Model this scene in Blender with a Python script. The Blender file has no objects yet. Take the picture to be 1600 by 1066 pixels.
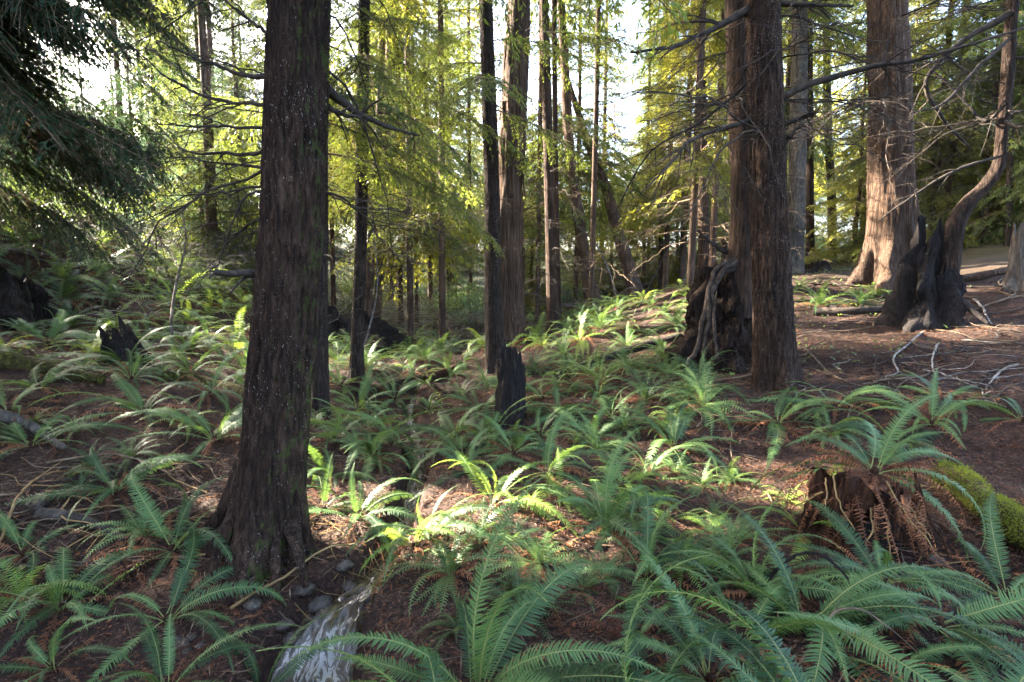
import bpy, math, random
import numpy as np
from mathutils import Vector, Matrix
R = math.radians
SC = bpy.context.scene
COL = SC.collection
rng = np.random.default_rng(7)
# ------------------------------------------------------------------ camera
W0, H0 = 1600.0, 1066.0
FPX = 889.0                        # focal length in photo pixels
CAM = np.array([0.0, 0.0, 1.60])
PITCH = math.atan(103 / FPX)       # looking slightly down
cam_d = bpy.data.cameras.new('camera'); cam_d.sensor_width = 36.0
cam_d.lens = 36.0 * FPX / W0; cam_d.clip_start = 0.05; cam_d.clip_end = 2000
cam = bpy.data.objects.new('camera', cam_d); COL.objects.link(cam)
cam.location = CAM; cam.rotation_euler = (math.pi / 2 - PITCH, 0, 0)
SC.camera = cam
# ------------------------------------------------------------------ light
SUN_DIR = np.array([-0.80, 0.36, 0.50]); SUN_DIR /= np.linalg.norm(SUN_DIR)   # towards the sun
elev = math.asin(SUN_DIR[2]); azim = math.atan2(SUN_DIR[0], SUN_DIR[1])
w = bpy.data.worlds.new('World'); SC.world = w; w.use_nodes = True
nt = w.node_tree; nt.nodes.clear()
sky = nt.nodes.new('ShaderNodeTexSky'); sky.sky_type = 'NISHITA'; sky.sun_disc = False
sky.sun_elevation = elev; sky.sun_rotation = azim; sky.air_density = 0.7; sky.dust_density = 4.0; sky.ozone_density = 0.4
bg = nt.nodes.new('ShaderNodeBackground'); bg.inputs[1].default_value = 0.15
wo = nt.nodes.new('ShaderNodeOutputWorld')
nt.links.new(sky.outputs[0], bg.inputs[0]); nt.links.new(bg.outputs[0], wo.inputs[0])
sl = bpy.data.lights.new('sun', 'SUN'); sl.energy = 5.0; sl.angle = R(0.5); sl.color = (1.0, 0.90, 0.74)
so = bpy.data.objects.new('sun', sl); COL.objects.link(so)
so.rotation_euler = Vector(SUN_DIR).to_track_quat('Z', 'Y').to_euler()
SC.view_settings.view_transform = 'Standard'; SC.view_settings.look = 'None'
SC.view_settings.gamma = 1.0; SC.view_settings.use_curve_mapping = False
SC.view_settings.exposure = 4.45
cy = SC.cycles
cy.max_bounces = 6; cy.diffuse_bounces = 4; cy.glossy_bounces = 2; cy.transmission_bounces = 4; cy.transparent_max_bounces = 4
cy.sample_clamp_indirect = 6.0; cy.caustics_reflective = False; cy.caustics_refractive = False
# ------------------------------------------------------------------ noise
def _h(i, j, k, s):
    n = (i * 374761393 + j * 668265263 + k * 2147483647 + s * 1274126177) & 0xFFFFFFFF
    n = ((n ^ (n >> 13)) * 1274126177) & 0xFFFFFFFF
    return ((n ^ (n >> 16)) & 0xFFFF) / 65535.0
def noise(p, s=0):
    p = np.asarray(p, float); f = np.floor(p); i = f.astype(np.int64); t = p - f; t = t * t * (3 - 2 * t)
    r = 0
    for a in (0, 1):
        for b in (0, 1):
            for c in (0, 1):
                wgt = (t[..., 0] if a else 1 - t[..., 0]) * (t[..., 1] if b else 1 - t[..., 1]) * (t[..., 2] if c else 1 - t[..., 2])
                r = r + wgt * _h(i[..., 0] + a, i[..., 1] + b, i[..., 2] + c, s)
    return r * 2 - 1
def fbm(p, s=0, o=4):
    p = np.asarray(p, float); r = 0; a = 1.0
    for k in range(o):
        r = r + a * noise(p, s + k); p = p * 2.03; a *= 0.5
    return r
# ------------------------------------------------------------------ photo point -> world
cp, sp = math.cos(PITCH), math.sin(PITCH)
def ray(px, py):
    u = (px - W0 / 2) / FPX; v = (H0 / 2 - py) / FPX
    return np.array([u, cp + v * sp, v * cp - sp])
def P(px, py, d):                  # the point d metres ahead
    r = ray(px, py); return CAM + r * (d / r[1])
# ------------------------------------------------------------------ terrain
CTRL = [(0,1066,2.3),(200,1066,2.3),(400,1066,2.25),(600,1066,2.15),(800,1066,2.0),(1200,1066,2.0),(1600,1066,2.05),
 (560,960,2.75),(700,950,2.6),(700,830,3.4),(960,860,3.1),(1330,855,3.2),(1600,860,3.1),(420,875,3.25),(350,800,3.75),(0,800,3.3),(0,700,4.2),
 (0,560,6.0),(0,440,8.5),(0,352,9.0),(150,380,10.5),(300,435,12.0),(250,600,6.0),(390,530,9.5),(390,650,5.5),(560,600,8.0),(655,700,6.2),
 (620,640,7.5),(700,558,12.5),(770,575,8.5),(797,660,6.0),(800,540,10.0),(865,520,11.0),(930,482,14.0),(1000,462,12.5),(1050,640,5.5),
 (1000,560,8.0),(1140,565,7.0),(1210,600,6.0),(1100,448,10.5),(1250,430,13.0),(1390,445,10.0),(1480,512,7.5),(1600,400,11.0),(1600,520,6.5),
 (1600,640,4.6),(1400,640,5.0),(1600,750,3.8),(1200,730,4.4),(560,520,14.0),(640,492,20.0),(560,440,26.0),(300,405,26.0),(800,440,30.0),
 (1200,400,26.0),(1600,378,22.0),(0,340,22.0)]
cpts = [P(*c) for c in CTRL]
cpts += [np.array(q, float) for q in [(-5,-5,.5),(0,-5,.25),(6,-5,.5),(-4,0,.25),(4,0,.4),(0,.6,.2),(-14,4,3.2),(-30,0,6),(-30,30,7),(-12,60,4.5),(20,60,4.5),(60,60,8),(50,20,7),(40,-10,6),(16,3,2.2),(10,0,1.0),(-9,1,1.4),(-60,60,9),(-60,-20,9),(0,-30,1.5),(0,120,6),(-100,120,10),(100,120,10),(-120,0,10),(120,0,10),(0,-120,4)]]
cpts = np.array(cpts)
def _phi(r): return np.where(r > 1e-9, r * r * np.log(np.maximum(r, 1e-9)), 0.0)
_n = len(cpts); _A = np.zeros((_n + 3, _n + 3))
_dd = np.linalg.norm(cpts[:, None, :2] - cpts[None, :, :2], axis=2)
_A[:_n, :_n] = _phi(_dd) + np.eye(_n) * 0.03
_A[:_n, _n] = 1; _A[:_n, _n + 1:] = cpts[:, :2]; _A[_n:, :_n] = _A[:_n, _n:].T
_sol = np.linalg.solve(_A, np.concatenate([cpts[:, 2], np.zeros(3)]))
def base_h(x, y):
    x = np.asarray(x, float); y = np.asarray(y, float)
    xf, yf = x.ravel(), y.ravel(); out = np.empty(len(xf))
    for k in range(0, len(xf), 20000):
        s = slice(k, k + 20000)
        d = np.hypot(xf[s, None] - cpts[None, :, 0], yf[s, None] - cpts[None, :, 1])
        out[s] = _phi(d) @ _sol[:_n] + _sol[_n] + _sol[_n + 1] * xf[s] + _sol[_n + 2] * yf[s]
    return out.reshape(x.shape)
def hit(fn, px, py, far=120):
    r = ray(px, py); r = r / r[1]
    ts = np.concatenate([np.linspace(0.3, 12, 400), np.linspace(12.1, far, 500)])
    q = CAM + r * ts[:, None]
    below = q[:, 2] < fn(q[:, 0], q[:, 1])
    if not below.any(): return None
    return q[int(np.argmax(below))]
STREAM_PX = [(430,1150),(475,1040),(492,985),(530,930),(590,875),(632,800),(650,725),(655,685),(640,640),(655,595),(715,556),(770,532)]
STREAM_W = [.18,.18,.18,.14,.08,.065,.08,.06,.05,.04,.03,.03]
_sp = np.array([hit(base_h, *q) for q in STREAM_PX])
def catmull(pts, n):
    pts = np.asarray(pts, float); m = len(pts)
    e = np.vstack([2 * pts[0] - pts[1], pts, 2 * pts[-1] - pts[-2]])
    t = np.linspace(0, m - 1 - 1e-6, n); i = t.astype(int); f = (t - i)[:, None]
    p0, p1, p2, p3 = e[i], e[i + 1], e[i + 2], e[i + 3]
    return 0.5 * (2 * p1 + (p2 - p0) * f + (2 * p0 - 5 * p1 + 4 * p2 - p3) * f**2 + (3 * p1 - p0 - 3 * p2 + p3) * f**3)
_sw = np.column_stack([_sp, STREAM_W])
SPATH = catmull(_sw, 160)          # x, y, z, half width
_lvl = np.minimum.accumulate(SPATH[::-1, 2])[::-1]
_bed = SPATH[:, 2] - 0.13
_k = np.ones(9) / 9; _bed = np.convolve(np.pad(_bed, 4, mode='edge'), _k, 'valid')
# a small fall just below the trunk
_fall = 1 / (1 + np.exp((np.arange(160) - 33) / 3.0)); _bed = _bed - 0.13 * _fall
SPATH[:, 2] = _bed
def ground(x, y):
    x = np.asarray(x, float); y = np.asarray(y, float)
    z = base_h(x, y)
    rr = np.hypot(x, y - 3)
    q = np.stack([x, y, np.zeros_like(x)], -1)
    calm = 1 - np.exp(-((x + 1.42) ** 2 + (y - 3.25) ** 2) / 1.1)
    z = z + 0.07 * fbm(q * 1.1, 11, 3) * calm + 0.02 * fbm(q * 6, 21, 3) + .05 * (1 - calm)
    z = z + 0.35 * fbm(q * 0.22, 31, 3) * np.clip((rr - 9) / 12, 0, 1)
    xf, yf = x.ravel(), y.ravel(); zf = z.ravel().copy()
    near = np.where((xf > -6) & (xf < 3) & (yf > -1) & (yf < 16))[0]
    for k in range(0, len(near), 20000):
        s = near[k:k + 20000]
        d = np.hypot(xf[s, None] - SPATH[None, :, 0], yf[s, None] - SPATH[None, :, 1])
        j = d.argmin(1); dm = d[np.arange(len(s)), j]; wd = SPATH[j, 3]
        a = np.clip((dm - wd * 0.75) / (wd * 1.1), 0, 1); a = a * a * (3 - 2 * a)
        zf[s] = np.minimum(zf[s], (SPATH[j, 2] - 0.05) * (1 - a) + zf[s] * a)
    return zf.reshape(x.shape)
def gz(x, y): return float(ground(np.array([x]), np.array([y]))[0])
def G(px, py):
    q = hit(ground, px, py)
    if q is None: q = P(px, py, 20)
    q = q.copy(); q[2] = gz(q[0], q[1]); return q
# ------------------------------------------------------------------ mesh building
class MB:
    def __init__(s): s.V = []; s.Q = []; s.M = []; s.n = 0
    def add(s, V, Q, m=0):
        V = np.asarray(V, float).reshape(-1, 3); Q = np.asarray(Q, np.int64).reshape(-1, 4)
        s.V.append(V); s.Q.append(Q + s.n); s.n += len(V)
        s.M.append(np.full(len(Q), m) if np.isscalar(m) else np.asarray(m))
    def arr(s): return np.concatenate(s.V), np.concatenate(s.Q), np.concatenate(s.M)
    def mesh(s, name, mats, smooth=True):
        V, Q, M = s.arr(); return mk_mesh(name, V, Q, mats, M, smooth)
def mk_mesh(name, V, Q, mats, M=None, smooth=True):
    me = bpy.data.meshes.new(name)
    me.vertices.add(len(V)); me.vertices.foreach_set('co', np.ascontiguousarray(V, np.float32).ravel())
    me.loops.add(len(Q) * 4); me.loops.foreach_set('vertex_index', np.ascontiguousarray(Q, np.int32).ravel())
    me.polygons.add(len(Q)); me.polygons.foreach_set('loop_start', np.arange(0, len(Q) * 4, 4, dtype=np.int32))
    for m in mats: me.materials.append(m)
    if M is not None: me.polygons.foreach_set('material_index', np.ascontiguousarray(M, np.int32))
    me.polygons.foreach_set('use_smooth', np.full(len(Q), smooth, bool))
    me.update(calc_edges=True); me.validate()
    return me
def grid_quads(nr, nc, wrap=False):
    i = np.arange(nr - 1)[:, None]; j = np.arange(nc if wrap else nc - 1)[None, :]; j2 = (j + 1) % nc
    return np.stack([i * nc + j, i * nc + j2, (i + 1) * nc + j2, (i + 1) * nc + j], -1).reshape(-1, 4)
def unit(v): return v / np.maximum(np.linalg.norm(v, axis=-1, keepdims=True), 1e-9)
def frames(pts):
    pts = np.asarray(pts, float); t = unit(np.gradient(pts, axis=0))
    ref = np.array([0.0, 1.0, 0.0]) if abs(t[0, 1]) < .8 else np.array([1.0, 0, 0])
    n = np.empty_like(t); n[0] = unit(np.cross(np.cross(t[0], ref), t[0]))
    for k in range(1, len(t)):
        v = n[k - 1] - t[k] * (n[k - 1] @ t[k]); n[k] = v / max(np.linalg.norm(v), 1e-9)
    return t, n, np.cross(t, n)
def tube(pts, rad, seg=6, rough=0.0, seed=0, cap=True):
    pts = np.asarray(pts, float); rad = np.broadcast_to(np.asarray(rad, float), (len(pts),))
    t, n, b = frames(pts); a = np.arange(seg) * 2 * math.pi / seg
    rr = np.repeat(rad[:, None], seg, 1)
    if rough:
        pp = pts[:, None, :] * 5 + np.cos(a)[None, :, None] * n[:, None] * 1.3 + np.sin(a)[None, :, None] * b[:, None] * 1.3
        rr = rr * (1 + rough * fbm(pp, seed, 2))
    V = pts[:, None] + rr[..., None] * (np.cos(a)[None, :, None] * n[:, None] + np.sin(a)[None, :, None] * b[:, None])
    Q = grid_quads(len(pts), seg, True); V = V.reshape(-1, 3)
    if cap and seg >= 4 and seg % 2 == 0:
        for base in (0, (len(pts) - 1) * seg):
            for k in range(seg // 2 - 1):
                Q = np.vstack([Q, [[base + k, base + k + 1, base + seg - 2 - k, base + seg - 1 - k]]])
    return V, Q
def kites(base, d, nrm, ln, wd, m=0.4):
    d = unit(d); s = unit(np.cross(d, nrm)); ln = ln[:, None]; wd = wd[:, None]
    V = np.stack([base, base + d * ln * m + s * wd * .5, base + d * ln, base + d * ln * m - s * wd * .5], 1)
    return V.reshape(-1, 3), np.arange(len(base) * 4).reshape(-1, 4)
# ------------------------------------------------------------------ objects
def tag(o, label=None, cat=None, group=None, kind=None):
    if label: o['label'] = label
    if cat: o['category'] = cat
    if group: o['group'] = group
    if kind: o['kind'] = kind
    return o
def link(name, me, parent=None, loc=(0, 0, 0), rz=0.0):
    o = bpy.data.objects.new(name, me); COL.objects.link(o)
    o.location = loc; o.rotation_euler = (0, 0, rz)
    if parent: o.parent = parent
    return o
def empty(name, loc, label, cat, group=None, rz=0.0):
    o = bpy.data.objects.new(name, None); COL.objects.link(o); o.empty_display_size = 0.2
    o.location = loc; o.rotation_euler = (0, 0, rz)
    return tag(o, label, cat, group)
# ------------------------------------------------------------------ materials
def newmat(name):
    m = bpy.data.materials.new(name); m.use_nodes = True; t = m.node_tree; t.nodes.clear()
    return m, t, (lambda k: t.nodes.new(k)), t.links.new
def ramp(N, stops):
    r = N('ShaderNodeValToRGB'); e = r.color_ramp.elements
    while len(e) < len(stops): e.new(0.5)
    for k, (p, c) in enumerate(stops):
        e[k].position = p; e[k].color = (*c, 1) if len(c) == 3 else c
    return r
def ntex(N, L, vec, scale, detail=4, rough=.55, dist=0.0, stretch=None):
    n = N('ShaderNodeTexNoise'); n.inputs['Scale'].default_value = scale; n.inputs['Detail'].default_value = detail
    n.inputs['Roughness'].default_value = rough; n.inputs['Distortion'].default_value = dist
    if stretch:
        mp = N('ShaderNodeMapping'); mp.inputs['Scale'].default_value = stretch; L(vec, mp.inputs[0]); vec = mp.outputs[0]
    L(vec, n.inputs['Vector']); return n
def mix(N, L, fac, a, b):
    m = N('ShaderNodeMix'); m.data_type = 'RGBA'
    if isinstance(fac, (int, float)): m.inputs[0].default_value = fac
    else: L(fac, m.inputs[0])
    for i, v in ((6, a), (7, b)):
        if isinstance(v, tuple): m.inputs[i].default_value = (*v, 1)
        else: L(v, m.inputs[i])
    return m.outputs[2]
def leaf_mat(name, dark, light, trans, tcol, rough=.5, spec=.4, scale=1.2, rnd=.5):
    m, t, N, L = newmat(name)
    tc = N('ShaderNodeTexCoord'); oi = N('ShaderNodeObjectInfo')
    n = ntex(N, L, tc.outputs['Object'], scale, 3)
    ad = N('ShaderNodeMath'); ad.operation = 'MULTIPLY_ADD'; ad.inputs[1].default_value = rnd; L(oi.outputs['Random'], ad.inputs[0]); L(n.outputs[0], ad.inputs[2])
    sb = N('ShaderNodeMath'); sb.operation = 'SUBTRACT'; sb.inputs[1].default_value = rnd * .5; L(ad.outputs[0], sb.inputs[0])
    r = ramp(N, [(.28, dark), (.72, light)]); L(sb.outputs[0], r.inputs[0])
    p = N('ShaderNodeBsdfPrincipled'); p.inputs['Roughness'].default_value = rough; p.inputs['Specular IOR Level'].default_value = spec
    L(r.outputs[0], p.inputs['Base Color'])
    tr = N('ShaderNodeBsdfTranslucent'); tm = mix(N, L, .75, r.outputs[0], tcol); L(tm, tr.inputs[0])
    ms = N('ShaderNodeMixShader'); ms.inputs[0].default_value = trans; L(p.outputs[0], ms.inputs[1]); L(tr.outputs[0], ms.inputs[2])
    o = N('ShaderNodeOutputMaterial'); L(ms.outputs[0], o.inputs[0])
    return m
def bark_mat(name, c0, c1, c2, stretch=(9, 9, 1.6), bump=.5, specks=0.0, moss=0.0, mosscol=(.06, .09, .015), spk_col=(.30, .28, .25), rough=.9, spec=.12):
    m, t, N, L = newmat(name)
    tc = N('ShaderNodeTexCoord'); ob = tc.outputs['Object']
    n1 = ntex(N, L, ob, 4.0, 6, .65, .6, stretch); n2 = ntex(N, L, ob, 1.3, 3, .5)
    n3 = ntex(N, L, ob, 14.0, 4, .6, .2, (stretch[0] * .5, stretch[1] * .5, stretch[2] * .8))
    r = ramp(N, [(.3, c0), (.52, c1), (.75, c2)]); L(n1.outputs[0], r.inputs[0])
    r2 = ramp(N, [(.35, (.6, .6, .6)), (.7, (1.15, 1.1, 1.05))]); L(n2.outputs[0], r2.inputs[0])
    mu = N('ShaderNodeMix'); mu.data_type = 'RGBA'; mu.blend_type = 'MULTIPLY'; mu.inputs[0].default_value = 1
    L(r.outputs[0], mu.inputs[6]); L(r2.outputs[0], mu.inputs[7]); col = mu.outputs[2]
    if specks:
        v = ntex(N, L, ob, 1.0, 2, .5, 0, (150, 150, 60)); lim = ntex(N, L, ob, 2.2, 2)
        a = N('ShaderNodeMath'); a.operation = 'MULTIPLY_ADD'; a.inputs[1].default_value = .25; L(lim.outputs[0], a.inputs[0]); L(v.outputs[0], a.inputs[2])
        sr = ramp(N, [(.83 - .03 * specks, (0, 0, 0)), (.89 - .03 * specks, (1, 1, 1))]); L(a.outputs[0], sr.inputs[0])
        col = mix(N, L, sr.outputs[0], col, spk_col)
    if moss:
        g = N('ShaderNodeNewGeometry'); sx = N('ShaderNodeSeparateXYZ'); L(g.outputs['Normal'], sx.inputs[0])
        mn = ntex(N, L, ob, 9.0, 6, .75)
        a = N('ShaderNodeMath'); a.operation = 'MULTIPLY_ADD'; a.inputs[1].default_value = .22; L(sx.outputs[0], a.inputs[0]); L(mn.outputs[0], a.inputs[2])
        mr = ramp(N, [(.72 - moss * .2, (0, 0, 0)), (.82 - moss * .2, (1, 1, 1))]); L(a.outputs[0], mr.inputs[0])
        col = mix(N, L, mr.outputs[0], col, mosscol)
    p = N('ShaderNodeBsdfPrincipled'); p.inputs['Roughness'].default_value = rough; p.inputs['Specular IOR Level'].default_value = spec
    L(col, p.inputs['Base Color'])
    b = N('ShaderNodeBump'); b.inputs['Strength'].default_value = bump; b.inputs['Distance'].default_value = .02
    ad = N('ShaderNodeMath'); L(n1.outputs[0], ad.inputs[0]); L(n3.outputs[0], ad.inputs[1]); L(ad.outputs[0], b.inputs['Height'])
    L(b.outputs[0], p.inputs['Normal'])
    o = N('ShaderNodeOutputMaterial'); L(p.outputs[0], o.inputs[0])
    return m
M_BARK = bark_mat('fir_bark', (.008, .006, .005), (.033, .023, .018), (.085, .060, .048), bump=1.3, specks=.6)
M_BARK_MOSS = bark_mat('mossy_fir_bark', (.008, .005, .004), (.044, .026, .018), (.115, .072, .050), bump=2.0, specks=.7, moss=.1, mosscol=(.05, .062, .015))
M_CHARB = bark_mat('dark_brown_wood', (.008, .006, .005), (.034, .023, .018), (.085, .058, .043), (8, 8, 1.5), bump=1.8, rough=.95, spec=.08)
M_BARK_RED = bark_mat('red_bark', (.012, .008, .006), (.045, .028, .020), (.11, .070, .049), (10, 10, .9), bump=.8)
M_CEDAR = bark_mat('cedar_bark', (.014, .009, .006), (.085, .052, .036), (.23, .165, .12), (13, 13, .45), bump=1.6)
M_BARK_FAR = bark_mat('far_bark', (.03, .02, .016), (.09, .06, .045), (.17, .12, .09), (6, 6, .8), bump=.4)
M_BARK_PALE = bark_mat('pale_bark', (.03, .025, .022), (.085, .073, .062), (.17, .15, .13), (6, 6, 1.5), bump=.4)
M_CHAR_DARK = bark_mat('char_and_hollow_shade', (.006, .005, .005), (.020, .016, .015), (.055, .042, .036), (10, 10, 1.5), bump=1.4, rough=.9, spec=.15)
M_ROT = bark_mat('rotten_wood', (.008, .004, .0025), (.045, .020, .011), (.12, .06, .033), (14, 14, 1.3), bump=1.0)
M_DEADWOOD = bark_mat('dead_branch', (.020, .016, .014), (.045, .036, .030), (.085, .070, .058), (3, 3, 3), bump=.3)
M_TWIG = bark_mat('twig_bark', (.05, .036, .025), (.14, .10, .066), (.25, .19, .13), (3, 3, 3), bump=.2)
M_STICK_YEL = bark_mat('yellow_stick', (.10, .062, .028), (.23, .15, .065), (.36, .25, .12), (2, 2, 2), bump=.2)
M_STICK_PALE = bark_mat('pale_stick', (.04, .033, .028), (.17, .15, .13), (.36, .33, .30), (3, 3, 3), bump=.2)
M_ROOT = bark_mat('root_bark', (.012, .009, .008), (.045, .034, .028), (.10, .08, .066), (4, 4, 4), bump=.5)
M_LOG_MOSS = bark_mat('mossy_log', (.03, .028, .008), (.07, .06, .02), (.16, .16, .03), (7, 7, 7), bump=1.6, moss=.3, mosscol=(.13, .15, .02))
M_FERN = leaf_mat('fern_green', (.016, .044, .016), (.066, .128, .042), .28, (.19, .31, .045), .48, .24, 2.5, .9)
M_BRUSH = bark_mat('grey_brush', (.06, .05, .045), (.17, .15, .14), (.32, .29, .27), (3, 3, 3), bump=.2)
M_FERN_Y = leaf_mat('fern_sunlit_yellow', (.060, .135, .018), (.17, .27, .042), .42, (.34, .44, .05), .45, .4, 1.5, .6)  # yellower fern, its colour brightened to stand in for sunlight
M_FERN_DEAD = leaf_mat('fern_dead', (.055, .022, .012), (.20, .085, .038), .2, (.30, .12, .05), .8, .1, 4, .7)
M_RACHIS = leaf_mat('fern_stalk', (.10, .12, .035), (.17, .19, .055), 0.0, (.2, .2, .1), .6, .3, 3)
M_RACHIS_D = leaf_mat('fern_dead_stalk', (.06, .028, .018), (.15, .075, .045), 0.0, (.2, .1, .05), .8, .1, 3)
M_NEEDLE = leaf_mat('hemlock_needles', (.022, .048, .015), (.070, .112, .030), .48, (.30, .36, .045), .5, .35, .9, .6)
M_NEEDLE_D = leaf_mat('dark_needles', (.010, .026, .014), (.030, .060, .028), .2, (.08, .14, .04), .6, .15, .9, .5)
M_NEEDLE_Y = leaf_mat('sunlit_yellow_needles', (.050, .075, .014), (.13, .15, .03), .55, (.50, .48, .045), .5, .3, .9, .6)  # sunlit copy of the needles: the sun's yellow is put into the colour
M_NEEDLE_B = leaf_mat('blue_green_needles', (.030, .075, .045), (.075, .14, .085), .45, (.20, .34, .14), .5, .3, .9, .6)
M_SHRUB = leaf_mat('shrub_leaf', (.035, .080, .022), (.10, .17, .045), .35, (.25, .33, .05), .4, .5, 1.5, .6)
def ground_mat():
    m, t, N, L = newmat('forest_floor')
    tc = N('ShaderNodeTexCoord'); ob = tc.outputs['Object']
    n1 = ntex(N, L, ob, 1.1, 5, .6); n2 = ntex(N, L, ob, 38, 6, .7, .8); n3 = ntex(N, L, ob, 9, 4, .6)
    r = ramp(N, [(.28, (.008, .005, .004)), (.45, (.026, .015, .011)), (.6, (.060, .033, .023)), (.76, (.15, .090, .064))]); L(n2.outputs[0], r.inputs[0])
    r1 = ramp(N, [(.3, (.55, .5, .5)), (.7, (1.2, 1.1, 1.0))]); L(n1.outputs[0], r1.inputs[0])
    mu = N('ShaderNodeMix'); mu.data_type = 'RGBA'; mu.blend_type = 'MULTIPLY'; mu.inputs[0].default_value = 1
    L(r.outputs[0], mu.inputs[6]); L(r1.outputs[0], mu.inputs[7])
    # far off the floor is green with low plants
    ge = N('ShaderNodeNewGeometry'); ln = N('ShaderNodeVectorMath'); ln.operation = 'LENGTH'; L(ge.outputs['Position'], ln.inputs[0])
    mr = N('ShaderNodeMapRange'); mr.inputs[1].default_value = 11; mr.inputs[2].default_value = 22; L(ln.outputs['Value'], mr.inputs[0])
    n4 = ntex(N, L, ob, .5, 4, .6); mm = N('ShaderNodeMath'); mm.operation = 'MULTIPLY'; L(mr.outputs[0], mm.inputs[0]); L(n4.outputs[0], mm.inputs[1])
    gcol = ramp(N, [(.3, (.015, .028, .008)), (.7, (.055, .080, .022))]); L(n3.outputs[0], gcol.inputs[0])
    col = mix(N, L, mm.outputs[0], mu.outputs[2], gcol.outputs[0])
    p = N('ShaderNodeBsdfPrincipled'); p.inputs['Roughness'].default_value = .9; p.inputs['Specular IOR Level'].default_value = .2
    L(col, p.inputs['Base Color'])
    b = N('ShaderNodeBump'); b.inputs['Strength'].default_value = 1.0; b.inputs['Distance'].default_value = .025
    L(n2.outputs[0], b.inputs['Height']); L(b.outputs[0], p.inputs['Normal'])
    o = N('ShaderNodeOutputMaterial'); L(p.outputs[0], o.inputs[0]); return m
M_GROUND = ground_mat()
def water_mat():
    m, t, N, L = newmat('stream_water')
    tc = N('ShaderNodeTexCoord'); ob = tc.outputs['Object']; uv = N('ShaderNodeUVMap')
    fw = N('ShaderNodeAttribute'); fw.attribute_name = 'flow'; fv = fw.outputs['Vector']
    n1 = ntex(N, L, fv, 6, 6, .7, 1.6, (3.2, 1.0, 1)); at = N('ShaderNodeAttribute'); at.attribute_name = 'foam_glint'
    a = N('ShaderNodeMath'); L(n1.outputs[0], a.inputs[0]); L(at.outputs['Fac'], a.inputs[1])
    fr = ramp(N, [(.78, (0, 0, 0)), (.98, (.3, .3, .3)), (1.22, (1, 1, 1))]); L(a.outputs[0], fr.inputs[0])
    p = N('ShaderNodeBsdfPrincipled'); p.inputs['Roughness'].default_value = .06; p.inputs['IOR'].default_value = 1.33
    p.inputs['Transmission Weight'].default_value = .15; p.inputs['Specular IOR Level'].default_value = .5
    wn = ntex(N, L, fv, 4, 5, .7, 1.2, (4.0, 1.0, 1)); wr = ramp(N, [(.35, (.006, .005, .004)), (.55, (.05, .032, .015)), (.75, (.16, .11, .055))]); L(wn.outputs[0], wr.inputs[0]); L(wr.outputs[0], p.inputs['Base Color'])
    b = N('ShaderNodeBump'); b.inputs['Strength'].default_value = .6; b.inputs['Distance'].default_value = .03
    n2 = ntex(N, L, fv, 7, 4, .6, .8, (3.0, 1.0, 1)); L(n2.outputs[0], b.inputs['Height']); L(b.outputs[0], p.inputs['Normal'])
    d = N('ShaderNodeBsdfPrincipled'); d.inputs['Base Color'].default_value = (.30, .28, .25, 1); d.inputs['Roughness'].default_value = .4
    ms = N('ShaderNodeMixShader'); L(fr.outputs[0], ms.inputs[0]); L(p.outputs[0], ms.inputs[1]); L(d.outputs[0], ms.inputs[2])
    o = N('ShaderNodeOutputMaterial'); L(ms.outputs[0], o.inputs[0]); return m
M_WATER = water_mat()
M_STONE = bark_mat('wet_stone', (.014, .010, .007), (.045, .034, .024), (.10, .08, .058), (9, 9, 9), bump=.5, rough=.5, spec=.4)
M_LITTER = leaf_mat('needle_litter', (.014, .008, .006), (.20, .105, .062), 0.0, (.2, .1, .05), .8, .15, 60, .2)
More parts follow.
